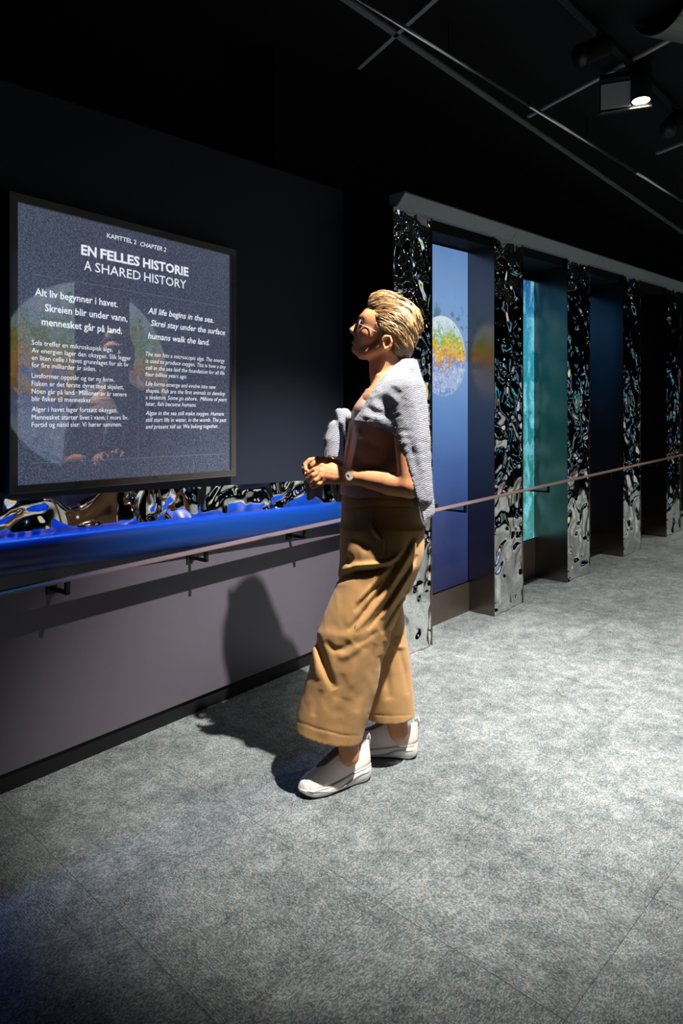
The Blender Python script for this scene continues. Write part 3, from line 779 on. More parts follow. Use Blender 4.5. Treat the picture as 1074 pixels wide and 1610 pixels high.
YB = 2.42; BX = (605 - CX) / F * YB                  # body axis
FA = np.array([-.970, .243]); LA = np.array([-.243, -.970])   # facing, and her left (towards the camera)
TH = math.atan2(FA[1], FA[0])
def B(px, py, lat=0.0, fwd=None):
    """point `lat` metres to her left of the median plane that shows at px, py"""
    r = (px - CX) / F; ax_ = BX + lat * LA[0]; ay_ = YB + lat * LA[1]
    t = (r * ay_ - ax_) / (FA[0] - r * FA[1])
    return at(px, py, ay_ + t * FA[1])
def row(py, pf, pb, b, lat=0.0):
    """cross-section between the median-plane points at pf (front) and pb (back), half width b"""
    a = B(pf, py, lat); c_ = B(pb, py, lat); m = (a + c_) / 2
    return (m[2], m[0], m[1], np.linalg.norm((a - c_)[:2]) / 2, b)
def rowY(py, pf, pb, Yc, hd):
    a = at(pf, py, Yc); c_ = at(pb, py, Yc); return (a[2], (a[0] + c_[0]) / 2, Yc, (c_[0] - a[0]) / 2, hd)
F3 = np.array([FA[0], FA[1], 0]); L3 = np.array([LA[0], LA[1], 0]); U3 = np.array([0, 0, 1.0])
def tilted(deg):
    """head axes: facing, left, up, tipped back by deg"""
    a = math.radians(deg); return np.array([math.cos(a) * F3 + math.sin(a) * U3, L3, -math.sin(a) * F3 + math.cos(a) * U3])
HA = tilted(17)

# skin ------------------------------------------------------------------
def m_skin():
    m = mat('skin', (0.58, 0.30, 0.20), 0.5, spec=0.35); t = NT(m); co = t.coord('Object')
    a = t.noise(co, 30, 4, .6); b = t.noise(co, 240, 3, .6)
    c_ = t.mix(a, (.52, .215, .10), (.68, .32, .17)); c_ = t.mix(t.math('MULTIPLY', t.smooth(b, .55, .75), .35), c_, (.40, .16, .10))
    t.l(c_, t.b.inputs['Base Color']); t.b.inputs['Subsurface Weight'].default_value = .08; t.b.inputs['Subsurface Radius'].default_value = (.012, .004, .002)
    t.bump(b, .12, .002); return m
M['skin'] = m_skin()
def m_cloth(name, c0, c1, sc=900, rough=.85, bump=.25, sheen=.15):
    m = mat(name, c0, rough, spec=.2, sheen=sheen); t = NT(m); co = t.coord('Object')
    w = t.noise(t.mapping(co, (1, 1, .35)), sc, 2); l_ = t.noise(co, 14, 4)
    t.l(t.mix(t.math('ADD', t.math('MULTIPLY', w, .5), t.math('MULTIPLY', l_, .5)), c0, c1), t.b.inputs['Base Color'])
    t.bump(t.math('ADD', w, t.math('MULTIPLY', t.noise(co, 60, 3), .6)), bump, .0012); return m
M['trouser'] = m_cloth('camel cotton twill', (.47, .25, .092), (.65, .385, .165), bump=.35)
M['top'] = m_cloth('blush satin top', (.50, .33, .28), (.60, .42, .36), rough=.42, bump=.1, sheen=0)
def m_knit():
    m = mat('pale blue mohair knit', (.50, .52, .60), .95, spec=.1, sheen=.5); t = NT(m); co = t.coord('Object')
    w = t.n('ShaderNodeTexWave', bands_direction='Z'); w.inputs['Scale'].default_value = 58; w.inputs['Distortion'].default_value = 4.5; w.inputs['Detail'].default_value = 2; w.inputs['Detail Scale'].default_value = 3.0
    t.l(t.mapping(co, (1, 1, 1), (.35, .5, 0)), w.inputs['Vector'])
    nz_ = t.noise(co, 420, 3, .7); h = t.math('ADD', t.math('MULTIPLY', w.outputs['Fac'], .7), nz_)
    t.l(t.mix(t.math('MULTIPLY', h, .6), (.19, .22, .32), (.57, .59, .68)), t.b.inputs['Base Color']); t.bump(h, 1.0, .006); return m
M['knit'] = m_knit()

body = Vol((-.20, 2.02, -.01), (.42, 2.80, 1.76), .0032)
# torso and limbs (mostly under the clothes)
body.loft([row(592, 592, 640, .075), row(606, 586, 650, .13), row(622, 572, 654, .158), row(648, 560, 658, .156), row(690, 552, 656, .138), row(735, 548, 650, .120), row(775, 546, 650, .125), row(830, 545, 654, .145), row(880, 552, 650, .140)], TH, .03)
# neck
body.chain([B(607, 542), B(612, 580), B(622, 612)], [.050, .054, .066], .03)
body.cone(B(590, 556), B(596, 590), .022, .030, .03)
body.chain([B(609, 552, .040), B(596, 590, .028), B(590, 606, .012)], [.014, .012, .009], .016)
body.chain([B(609, 552, -.040), B(596, 590, -.028), B(590, 606, -.012)], [.014, .012, .009], .016)
# head: braincase, face mask, jaw
body.ell(B(616, 511), (.098, .076, .088), HA, .02)
body.ell(B(589, 506), (.052, .064, .052), HA, .03)
body.ell(B(585, 529), (.055, .056, .062), HA, .03)
for sg in (1, -1):
    body.chain([B(566, 551, .012 * sg), B(580, 554, .033 * sg), B(600, 545, .055 * sg), B(606, 531, .062 * sg)], [.015, .015, .015, .016], .022)
    body.ell(B(578, 525, .040 * sg), (.022, .022, .018), HA, .022)                # cheekbone
    body.cone(B(569, 500, .010 * sg), B(577, 499, .044 * sg), .0095, .010, .014)   # brow
    body.ell(B(570, 511, .031 * sg), (.017, .018, .012), HA, .012, sub=True)       # eye socket
    body.ell(B(576, 511, .031 * sg), (.0135, .0135, .0125), HA, .004)              # lid over the eyeball
    body.cone(B(569, 507, .020 * sg), B(575, 506.5, .045 * sg), .0035, .003, .005)
    body.ell(B(559, 523.5, .0115 * sg), (.009, .0075, .007), HA, .006)             # nostril wing
    body.ell(B(556.3, 525.6, .0075 * sg), (.004, .003, .003), HA, .003, sub=True)
    body.ell(B(609, 538, .072 * sg), (.019, .008, .031), tilted(4), .006)          # ear
    body.ell(B(607, 539, .080 * sg), (.011, .007, .018), tilted(4), .006, sub=True)
    body.chain([B(602, 536, .078 * sg), B(606, 529, .081 * sg), B(613, 529, .081 * sg), B(616, 537, .080 * sg), B(613, 545, .078 * sg), B(606, 549, .076 * sg)], [.003, .0036, .004, .004, .0038, .005], .004)
    body.cone(B(603, 539, .076 * sg), B(603, 543, .076 * sg), .0035, .003, .004)
body.chain([B(568.5, 503), B(562, 511), B(554.5, 518.5)], [.0085, .0085, .0098], .012)   # nose
body.ell(B(553.3, 519.8), (.0082, .0095, .0082), HA, .008)
body.cone(B(556, 524), B(560, 530), .0045, .006, .006)
body.ell(B(562.5, 539), (.0145, .026, .022), HA, .014)                                # muzzle
body.chain([B(558.5, 539.5, .020), B(555, 537.8, .008), B(554.6, 538.2), B(555, 537.8, -.008), B(558.5, 539.5, -.020)], [.003, .0048, .0046, .0048, .003], .004)
body.chain([B(559, 543.5, .018), B(555.6, 545.6, .007), B(555.2, 546), B(555.6, 545.6, -.007), B(559, 543.5, -.018)], [.003, .0056, .0058, .0056, .003], .004)
body.chain([B(557.5, 542.2, .024), B(553.5, 541.8), B(557.5, 542.2, -.024)], [.0014, .0018, .0014], .003, sub=True)
body.ell(B(560.5, 551.5), (.0165, .019, .0130), HA, .010)                               # chin
body.ell(B(576, 559), (.028, .034, .012), tilted(-14), .018)                       # under the jaw
# near arm
SH = B(638, 622, .158); EL = B(645, 766, .212); WR = B(556, 749, .142)
mid = EL * .66 + WR * .34
body.chain([SH, SH * .55 + EL * .45, EL * .97 + SH * .03], [.050, .044, .037], .025)
body.chain([EL, mid, EL * .3 + WR * .7, WR], [.0355, .0385, .0305, .0245], .012)
# far arm
SH2 = B(612, 622, -.165); EL2 = B(592, 762, -.215); WR2 = B(521, 731, -.055)
body.chain([SH2, EL2], [.052, .040], .03); body.chain([EL2, EL2 * .6 + WR2 * .4, WR2], [.040, .038, .025], .02)
# near hand: back of the hand to the viewer, fingers drooping over the other hand
hk = [B(507, 733.5, 0.094), B(504.5, 741, 0.110), B(506, 749, 0.118), B(511, 756.5, 0.116)]     # knuckles
for i, kn in enumerate(hk):
    w0 = B(549, 745 + 3.2 * i, .116 + .004 * i)
    body.chain([w0, w0 * .45 + kn * .55, kn], [.0145, .0125, .0098], .014)
body.cone(WR, B(545, 749, 0.116), .0245, .020, .02)
fing = [([(507, 733.5, 0.094), (494, 738.5, 0.106), (485.5, 744, 0.104), (481.5, 747.5, 0.094)], [.0092, .0084, .0075, .0062]),
        ([(504.5, 741, 0.110), (492, 747, 0.124), (486.5, 752.5, 0.118), (485, 757, 0.106)], [.0094, .0086, .0076, .0062]),
        ([(506, 749, 0.118), (496, 755, 0.130), (490.5, 760, 0.124), (488.5, 763.5, 0.112)], [.0092, .0083, .0074, .0060]),
        ([(511, 756.5, 0.116), (502, 761, 0.126), (496, 764, 0.122), (490.5, 766.5, 0.114)], [.0084, .0074, .0064, .0054])]
for pts, rs in fing: body.chain([B(*p) for p in pts], rs, .0035)
for kn in hk: body.ell(kn + np.array([-.001, -.002, .003]), (.0095, .0095, .0085), None, .006)
body.chain([B(540, 742, 0.102), B(522, 733, 0.078), B(507, 733, 0.070), B(498, 738, 0.070)], [.013, .0125, .0098, .0075], .008)   # thumb tucked behind
# far hand: loosely curled, index finger and thumb showing in front
body.chain([WR2, B(509, 727, -0.010), B(499, 727, 0.014)], [.024, .021, .017], .014)
body.ell(B(503, 730, 0.008), (.026, .024, .014), None, .012)
for pts, rs in [([(500, 721.5, 0.024), (487, 723.5, 0.036), (479.5, 730, 0.044), (480.5, 738.5, 0.052), (484.5, 741, 0.060)], [.0098, .0090, .0082, .0076, .0062]),
                ([(500, 727, 0.004), (485, 730, 0.012), (477.5, 737, 0.024), (479, 745, 0.034)], [.0098, .0090, .0082, .0064]),
                ([(501, 733, -0.010), (487, 738, -0.004), (480, 744.5, 0.008), (482, 751, 0.018)], [.0092, .0085, .0078, .006]),
                ([(503, 738, -0.020), (491, 744, -0.016), (485, 750, -0.006), (487, 755, 0.002)], [.0084, .0076, .007, .0055]),
                ([(509, 724, 0.024), (500, 726, 0.042), (493, 728.5, 0.054), (490, 732, 0.058)], [.012, .0105, .009, .0072])]:
    body.chain([B(*p) for p in pts], rs, .0035)
# legs down into the shoes
YN, YF = 2.285, 2.455
HIPN, HIPF = at(598, 850, 2.345), at(600, 850, 2.47)
KN, KF = at(541, 1003, 2.305), at(596, 1000, 2.47)
AN, AF_ = at(549, 1188, YN), at(627, 1150, YF)
body.chain([HIPN, KN, KN * .55 + AN * .45, AN], [.070, .052, .046, .034], .02)
body.chain([HIPF, KF, KF * .55 + AF_ * .45, AF_], [.070, .052, .046, .036], .02)
# tendons on the back of the near hand, collarbone hint
body.sculpt([([(545, 742), (520, 737), (508, 734)], 1.6, -.0007), ([(545, 746), (522, 743), (506, 741)], 1.6, -.0008), ([(546, 751), (524, 750), (508, 749)], 1.6, -.0007),
             ([(536, 744), (520, 740)], 1.8, .0006), ([(536, 748.5), (518, 746)], 1.8, .0007),
             ([(567, 497), (573, 492)], 1.2, .0006), ([(566, 493), (574, 488.5)], 1.2, .0006), ([(563, 527), (566, 535), (564, 541)], 1.6, .0010)], 2.44)
person = body.mesh('person', M['skin'])
tag(person, 'woman in camel trousers with a pale knit tied over her shoulders, looking up', 'person')

# trousers ------------------------------------------------------------------
tr_ = Vol((-.26, 2.08, .12), (.36, 2.66, 1.08), .0038)
tr_.loft([rowY(768, 539, 655, 2.42, .142), rowY(800, 537, 659, 2.415, .155), rowY(830, 537, 664, 2.405, .166), rowY(860, 537, 665, 2.40, .172), rowY(885, 539, 660, 2.40, .165), rowY(915, 546, 648, 2.40, .13)], 0, .03)
tr_.loft([rowY(835, 541, 662, 2.36, .100), rowY(880, 538, 656, 2.345, .106), rowY(920, 528, 644, 2.33, .106), rowY(960, 512, 629, 2.32, .102), rowY(1000, 497, 614, 2.312, .099), rowY(1040, 489, 602, 2.305, .095), rowY(1080, 479, 593, 2.30, .091), rowY(1120, 468, 582, 2.295, .088), rowY(1150, 461, 573, 2.29, .086), rowY(1190, 452, 562, 2.285, .086)], 0, .045)
tr_.loft([rowY(850, 560, 655, 2.47, .100), rowY(900, 556, 652, 2.475, .105), rowY(945, 552, 632, 2.475, .102), rowY(990, 554, 638, 2.475, .100), rowY(1040, 560, 645, 2.475, .098), rowY(1090, 566, 650, 2.475, .098), rowY(1130, 570, 653, 2.475, .098), rowY(1170, 572, 655, 2.475, .098)], 0, .02)
strokes = [
    # hip and pocket
    ([(528, 913), (545, 906), (562, 900), (584, 898), (606, 893), (630, 880)], 4.6, 0.0168), ([(536, 897), (558, 890), (584, 888), (606, 886), (628, 876)], 4.6, -0.0098),
    ([(552, 846), (568, 852), (582, 864)], 7, 0.0070), ([(545, 872), (551, 880), (547, 890)], 4, 0.0056),
    ([(587, 816), (589, 828), (595, 838), (604, 847)], 1.5, 0.0056), ([(583, 820), (585, 830), (592, 841), (602, 850)], 2.2, -0.0070), ([(605.5, 848), (606, 866), (606, 886)], 1.2, 0.0028),
    ([(538, 800), (590, 795), (658, 797)], 1.4, 0.0022),
    # long drag lines from the seat to the knee
    ([(650, 842), (636, 868), (616, 900), (594, 934), (570, 966), (548, 992)], 3.6, 0.0105), ([(657, 846), (645, 872), (626, 904), (604, 938), (580, 970), (560, 992)], 3.6, -0.0084),
    ([(656, 872), (640, 900), (618, 934), (596, 966), (578, 990)], 3.2, 0.0091), ([(654, 888), (640, 912), (620, 944), (600, 974)], 3.0, -0.0070),
    ([(640, 858), (614, 886), (588, 918), (560, 948)], 3.4, -0.0056), ([(630, 880), (604, 908), (578, 938), (556, 962)], 3.0, 0.0056),
    ([(646, 918), (630, 944), (612, 972), (600, 996)], 3.0, 0.0070),
    # knee
    ([(496, 998), (501, 1016), (508, 1040), (517, 1064), (527, 1084)], 6.5, 0.0119), ([(491, 1012), (494, 1040), (500, 1070)], 6, -0.0042),
    ([(500, 994), (522, 998), (546, 1002), (572, 996), (594, 984)], 7, -0.0025), ([(510, 1008), (526, 1022), (540, 1020), (552, 1010)], 5, 0.0049), ([(530, 1034), (548, 1030), (566, 1016), (584, 998)], 6, -0.0042),
    ([(560, 1014), (576, 1006), (594, 992)], 3.5, 0.0028),
    # shin
    ([(590, 1012), (580, 1050), (568, 1090), (560, 1120)], 6, 0.0042), ([(572, 1020), (556, 1060), (544, 1100)], 8, -0.0042), ([(540, 1060), (530, 1100)], 6, 0.0028), ([(505, 1085), (492, 1125)], 6, 0.0035),
    ([(463, 1133), (500, 1146), (540, 1156), (566, 1157)], 1.3, 0.0020),
    # rear leg
    ([(612, 986), (622, 1000), (634, 996)], 4, 0.0070), ([(604, 1004), (618, 1016), (640, 1018)], 4, -0.0049), ([(600, 1030), (608, 1064), (612, 1100)], 6, 0.0070), ([(628, 1020), (636, 1055), (641, 1092)], 4, 0.0049),
    ([(575, 1122), (612, 1126), (650, 1124)], 1.3, 0.0017)]
tr_.sculpt(strokes, 2.60)
# small cloth irregularity
Zi = tr_.lo[2] + tr_.res * np.arange(tr_.n[2]); Xi = tr_.lo[0] + tr_.res * np.arange(tr_.n[0])
nn_ = vnoise(Xi[:, None] * 26 + 3, Zi[None, :] * 15, 9) * .0012 + vnoise(Xi[:, None] * 60, Zi[None, :] * 45 + 7, 12) * .0005
tr_.a += nn_[:, None, :].astype(np.float32)
# hems: cut, and hollow from below
def cut_below(v, pa, pb_, x0, x1, y0, y1):
    X = (v.lo[0] + v.res * np.arange(v.n[0]))[:, None, None]; Y = (v.lo[1] + v.res * np.arange(v.n[1]))[None, :, None]; Z = (v.lo[2] + v.res * np.arange(v.n[2]))[None, None, :]
    return X, Y, Z
X, Y, Z = cut_below(tr_, 0, 0, 0, 0, 0, 0)
za = np.clip((X + .165) / .24, 0, 1); hemN = .204 - .045 * za; hemF = np.full_like(X, .172)
wl_ = np.clip(((X - .066) * .21 + (Y - 2.385) * .19) / .004 + .5, 0, 1) + 0 * Z   # far leg selector near the ground
hem = hemN * (1 - wl_) + hemF * wl_
tr_.a = np.maximum(tr_.a, (hem - Z).astype(np.float32))
for rws in ([rowY(1122, 467, 581, 2.295, .088), rowY(1150, 461, 573, 2.29, .086), rowY(1200, 452, 562, 2.285, .086)],
            [rowY(1105, 567, 651, 2.475, .098), rowY(1130, 570, 653, 2.475, .098), rowY(1190, 572, 655, 2.475, .098)]):
    tr_.loft([(z, x, y, a - .008, b - .008) for (z, x, y, a, b) in rws], 0, .004, sub=True)
trousers = tr_.mesh('trousers', M['trouser'], person); trousers['label'] = 'wide cropped camel cotton trousers'
# waistband seam and stitched hem are fine raised bands
def strip_on(vol, pts3, r, name, m, parent, lift=.0012):
    out_ = []
    for p in pts3:
        q = np.array(p, float)
        for _ in range(60):
            d = vol.value(q)
            if d <= lift: break
            q = q + np.array([0, 1, 0]) * max(.0008, .5 * d)
        out_.append(q)
    return tube(name, out_, r, m, None, 6)
for nm, line in (('pocket_seam', [(587, 816), (588.5, 824), (592, 833), (598, 841), (604, 847), (605.5, 858), (606, 872), (606, 886)]),
                 ('side_seam', [(604, 892), (598, 903), (592, 918), (584, 940), (575, 962), (566, 985), (556, 1008)]),
                 ('waist_seam', [(541, 800), (570, 797), (600, 796), (630, 797), (655, 799)])):
    pts = [at(p[0], p[1], 2.15) for p in line]
    fine_ = []
    for a, b in zip(line[:-1], line[1:]):
        for k in range(4): fine_.append(at(a[0] + (b[0] - a[0]) * k / 4, a[1] + (b[1] - a[1]) * k / 4, 2.12))
    o = strip_on(tr_, fine_, .0011, nm, M['trouser'], None); o.parent = trousers

# top ------------------------------------------------------------------
tp = Vol((-.06, 2.16, .90), (.36, 2.68, 1.42), .0038)
tp.loft([row(612, 578, 655, .13), row(640, 558, 660, .162), row(668, 549, 660, .156), row(690, 546, 659, .149), row(715, 543, 657, .142), row(745, 539, 656, .139), row(770, 537, 656, .145), row(790, 538, 657, .150), row(804, 540, 656, .146)], TH, .0)
tp.sculpt([([(556, 668), (551, 700), (541, 748)], 3.2, .010), ([(563, 690), (556, 720), (549, 752)], 3.4, -.006), ([(575, 688), (585, 700), (600, 704)], 6, .004), ([(560, 700), (580, 722), (605, 730)], 7, -.004),
           ([(563, 676), (566, 690)], 6, -.006), ([(560, 742), (600, 752), (640, 745)], 6, .006), ([(560, 770), (600, 782), (640, 776)], 8, -.004)], 2.5)
X, Y, Z = cut_below(tp, 0, 0, 0, 0, 0, 0)
px_, py_ = tp.image()
hemy = np.interp(px_, [530, 560, 600, 630, 655, 670], [776, 783, 793, 796, 788, 780])
tp.a = np.maximum(tp.a, ((py_ - hemy) * .0021).astype(np.float32))
top_o = tp.mesh('sleeveless_top', M['top'], person); top_o['label'] = 'blush satin sleeveless top'

# knit draped over the shoulders ------------------------------------------------------------------
sw_ = Vol((-.12, 2.06, .84), (.40, 2.72, 1.47), .0038)
cape = [row(566, 634, 656, .05), row(576, 622, 657, .085), row(588, 610, 661, .128), row(602, 600, 665, .165), row(620, 588, 668, .190), row(645, 572, 671, .200), row(668, 560, 672, .203), row(700, 560, 672, .205), row(740, 570, 675, .205), row(780, 580, 679, .203), row(824, 590, 683, .200)]
sw_.loft(cape, TH, 0, ex=2.6)
sw_.chain([SH + np.array([.006, 0, .012]), SH * .5 + EL * .5 + np.array([.016, 0, 0]), EL + np.array([.022, .01, -.03])], [.062, .056, .052], .03)
sw_.chain([SH2 + np.array([.006, 0, .012]), SH2 * .5 + EL2 * .5 + np.array([.016, 0, 0]), EL2 + np.array([.022, 0, -.03])], [.062, .056, .052], .03)
def unitise(v):
    g0, g1, g2 = np.gradient(v.a, v.res); gm = np.sqrt(g0 * g0 + g1 * g1 + g2 * g2)
    v.a = (v.a / np.clip(gm, .35, 6)).astype(np.float32); np.clip(v.a, -.08, .08, out=v.a)
unitise(sw_)
sw_.sculpt([([(592, 622), (606, 640), (618, 652)], 7, 0.0070), ([(604, 612), (620, 628), (634, 640)], 6, -0.0035), ([(575, 640), (592, 648), (612, 655)], 5, 0.0056), ([(566, 652), (590, 657), (615, 662)], 4, -0.0028),
            ([(622, 612), (640, 650), (652, 700)], 7, 0.0028), ([(640, 600), (655, 640), (664, 690)], 7, -0.0028), ([(630, 660), (646, 700), (658, 750)], 5, 0.0035), ([(648, 660), (662, 720), (672, 780)], 6, -0.0028),
            ([(640, 582), (654, 588)], 4, 0.0056), ([(515, 680), (512, 700)], 4, 0.0021), ([(512, 706), (534, 708)], 1.5, 0.0024),
            ([(538, 660), (544, 655), (550, 652)], 2.0, 0.0042)], 2.52)
px_, py_ = sw_.image()
sw_.a += (vnoise(px_ / 9.0, py_ / 6.0, 31) * .0012).astype(np.float32)
sw_.a = np.maximum(sw_.a, -(sw_.a + .019)).astype(np.float32)          # hollow it out
# lower front edge: everything below and in front of this curve is open
edge_x = np.interp(py_, [560, 640, 658, 664, 670, 684, 704, 730, 760, 790, 812, 830], [400, 400, 400, 585, 606, 621, 632, 641, 649, 657, 664, 668])
d_edge = (edge_x - px_) * .0021
sw_.a = np.maximum(sw_.a, np.clip(d_edge, -1, .05).astype(np.float32))
hem_y = np.interp(px_, [640, 664, 684], [824, 822, 806])
sw_.a = np.maximum(sw_.a, ((py_ - hem_y) * .0021).astype(np.float32))
# open neck
sw_.chain([B(604, 566), B(590, 600), B(566, 632), B(550, 650)], [.056, .048, .028, .012], .010, sub=True)
# rolled edge running to the knot, the knot and two sleeves
sw_.chain([B(612, 667, .185), B(590, 664, .160), B(566, 661, .098), B(548, 658, .045)], [.012, .016, .018, .019], .016)
sw_.chain([B(585, 660, -.17), B(562, 656, -.09), B(546, 654, -.02)], [.014, .017, .018], .016)
sw_.ell(B(541, 654, .030), (.026, .030, .028), tilted(20), .008)
sw_.chain([B(533, 648, .048), B(538, 664, .056), B(549, 670, .052)], [.014, .016, .013], .006)
sw_.chain([B(537, 660, .030), B(526, 672, .052), B(522, 692, .060), B(521, 719, .060)], [.018, .023, .0275, .030], .010)
sw_.chain([B(543, 664, .050), B(546, 678, .062), B(549, 693, .064)], [.014, .014, .012], .008)
# ribs of the cuff
yy = np.clip((py_ - 707) / 2, 0, 1); sel = (px_ < 545)
sw_.a += (np.where(sel, .0014 * np.sin(px_ * 2 * np.pi / 3.6), 0) * yy * (py_ < 730)).astype(np.float32)
# flat end of the sleeve
sw_.cone(B(521, 729, .060), B(521, 760, .060), .036, .036, .004, sub=True)
knit = sw_.mesh('draped_sweater', M['knit'], person); knit['label'] = 'pale blue-grey knit sweater tied by its sleeves over the shoulders'

# mohair fuzz: short fibres standing off the knit
kv = np.empty(len(knit.data.vertices) * 3, np.float32); knit.data.vertices.foreach_get('co', kv); kv = kv.reshape(-1, 3).astype(float)
kn_ = np.empty(len(knit.data.vertices) * 3, np.float32); knit.data.vertex_normals.foreach_get('vector', kn_); kn_ = kn_.reshape(-1, 3).astype(float)
rf = np.random.RandomState(21); NF = 14000; pick = rf.randint(0, len(kv), NF)
p0_ = kv[pick] - kn_[pick] * .0005; d0 = kn_[pick] + rf.normal(0, .75, (NF, 3)); d0 /= np.linalg.norm(d0, axis=1, keepdims=True)
ln = rf.uniform(.003, .0085, (NF, 1)); bend = rf.normal(0, .35, (NF, 3)); side = np.cross(d0, rf.normal(0, 1, (NF, 3))); side /= np.linalg.norm(side, axis=1, keepdims=True) + 1e-9
p1_ = p0_ + d0 * ln * .55; p2_ = p1_ + (d0 + bend) * ln * .45; wq = .00022
V = np.stack([p0_ - side * wq, p0_ + side * wq, p1_ - side * wq * .8, p1_ + side * wq * .8, p2_], 1).reshape(-1, 3)
Fc = []
for i in range(NF): b_ = 5 * i; Fc += [(b_, b_ + 1, b_ + 3, b_ + 2), (b_ + 2, b_ + 3, b_ + 4)]
M['fuzz'] = mat('mohair fibre', (.60, .615, .67), .8, spec=.2)
fz = link('mohair_fuzz', V, Fc, M['fuzz'], knit); fz['kind'] = 'stuff'

# hair ------------------------------------------------------------------
hv = Vol((.03, 2.26, 1.36), (.36, 2.62, 1.74), .003)
hv.ell(B(617, 509), (.097, .085, .094), tilted(-18), .0)
hv.ell(B(598, 482), (.050, .060, .044), tilted(-14), .03)
hv.ell(B(631, 536), (.048, .066, .062), tilted(20), .03)
hv.ell(B(606, 468), (.048, .046, .020), tilted(-4), .018)
px_, py_ = hv.image()
# hairline: outside this outline (front and below) is skin
hl = np.interp(py_, [440, 462, 470, 478, 486, 498, 510, 520, 527, 531, 534, 545, 556, 566, 572, 580], [560, 560, 571, 575.5, 581, 588, 593, 596, 599, 606, 619, 621, 623, 630, 640, 660])
hv.a = np.maximum(hv.a, np.clip((hl - px_) * .0022, -1, .05).astype(np.float32))
hl2 = np.interp(px_, [560, 600, 606, 619, 640, 660], [600, 531, 529, 534, 571, 566])
# locks: grooves that follow the swept-back direction
X, Y, Z = cut_below(hv, 0, 0, 0, 0, 0, 0)
hc = B(622, 512)
u_ = (X - hc[0]); w_ = (Z - hc[2]); rad = np.sqrt(u_ ** 2 + w_ ** 2) + 1e-6
angh = np.arctan2(w_, u_)
vv_ = (Y - hc[1])
flow = .55 * u_ + .45 * w_ * 0 ; across = w_ * .85 + u_ * .50 - np.abs(vv_) * .45
gro = vnoise((across * 46 + 40) + 0 * vv_, (u_ * 9 + 20) + vv_ * 5, 41) * .0085 + vnoise((across * 120 + 90), (u_ * 22 + 50) + vv_ * 9, 43) * .0032
hv.a += gro.astype(np.float32)
def m_hair():
    m = mat('blond hair', (.5, .32, .15), .42, spec=.5); t = NT(m)
    at_ = t.n('ShaderNodeAttribute', attribute_name='tone'); co = t.coord('Object')
    f = t.math('ADD', t.math('MULTIPLY', at_.outputs['Fac'], .75), t.math('MULTIPLY', t.noise(co, 55, 3), .35))
    t.l(t.ramp(f, [(0.0, (.05, .024, .010)), (.35, (.20, .105, .04)), (.65, (.46, .28, .115)), (1.0, (.84, .66, .38))]), t.b.inputs['Base Color'])
    return m
M['hair'] = m_hair()
hair = hv.mesh('hair', M['hair'], person)
me = hair.data; at_ = me.attributes.new('tone', 'FLOAT', 'POINT')
co_ = np.empty(len(me.vertices) * 3, np.float32); me.vertices.foreach_get('co', co_); co_ = co_.reshape(-1, 3)
nape = np.clip((hc[2] - .045 - co_[:, 2]) / .05, 0, 1)
at_.data.foreach_set('value', (.30 - .24 * nape).astype(np.float32))
# strands
rs_ = np.random.RandomState(7); NSTR = 4200
st_ = co_[rs_.randint(0, len(co_), NSTR)].astype(float)
def grad(p, h=.0025):
    g_ = np.stack([hv.value(p + np.eye(3)[k] * h) - hv.value(p - np.eye(3)[k] * h) for k in range(3)], -1)
    return g_ / (np.linalg.norm(g_, axis=1, keepdims=True) + 1e-9)
SEG = 9; P_ = st_.copy(); path = []; lift0 = rs_.uniform(-.0005, .0022, NSTR); step = rs_.uniform(.0035, .0062, NSTR)
jit = rs_.normal(0, .16, (NSTR, 3))
for k in range(SEG):
    G = grad(P_); dv = hv.value(P_)
    lift = lift0 + .0022 * math.sin(k / (SEG - 1) * math.pi) + (.0016 * k / SEG)
    P_ = P_ - G * (dv - lift)[:, None]
    path.append(P_.copy())
    rel = P_ - hc
    down = np.clip((.055 - rel[:, 2]) / .10, 0, 1)
    D_ = -F3[None, :] * 1.0 + np.array([0, 0, -1.0])[None, :] * (.20 + .95 * down + 2.5 * np.clip((rel @ -F3) / .1 - .35, 0, 1))[:, None] + jit
    front = np.clip((rel @ F3 - .045) / .03, 0, 1) * np.clip((rel[:, 2] - .055) / .03, 0, 1)
    D_ += front[:, None] * np.array([0, 0, 1.0])[None, :] * .8
    D_ -= G * np.sum(D_ * G, 1)[:, None]; D_ /= np.linalg.norm(D_, axis=1, keepdims=True) + 1e-9
    P_ = P_ + D_ * step[:, None]
path = np.stack(path, 1)
pxs = CX + F * path[:, 0, 0] / path[:, 0, 1]; pys = HY + F * (CAMH - path[:, 0, 2]) / path[:, 0, 1]
V, Fc, tone = [], [], []
tvals = np.clip(rs_.normal(.50, .30, NSTR), 0, 1)
cl_ = vnoise((path[:, 0, 2] - path[:, 0, 0] * .5) * 60 + 50, path[:, 0, 1] * 40 + 20, 77); tvals = np.clip(tvals + .38 * cl_, 0, 1)
wid = rs_.uniform(.0006, .0016, NSTR)
tg = np.gradient(path, axis=1); tg /= np.linalg.norm(tg, axis=2, keepdims=True) + 1e-9
for i in range(NSTR):
    base = len(V)
    nape_i = np.clip((hc[2] - .045 - path[i, 0, 2]) / .05, 0, 1); tn = tvals[i] * (1 - .75 * nape_i)
    gnorm = unit(path[i, 4] - hc)
    for k in range(SEG):
        w = wid[i] * (1 - .85 * (k / (SEG - 1)) ** 2) * (.5 + .5 * min(1, k / 2)); sd = np.cross(tg[i, k], gnorm); sd = sd / (np.linalg.norm(sd) + 1e-9)
        p = path[i, k]
        V += [p - sd * w, p + gnorm * w * .9, p + sd * w]; tone += [tn] * 3
    for k in range(SEG - 1):
        b0 = base + 3 * k
        Fc += [(b0, b0 + 1, b0 + 4, b0 + 3), (b0 + 1, b0 + 2, b0 + 5, b0 + 4)]
hs_ = link('hair_strands', V, Fc, M['hair'], hair, True); hs_['kind'] = 'stuff'
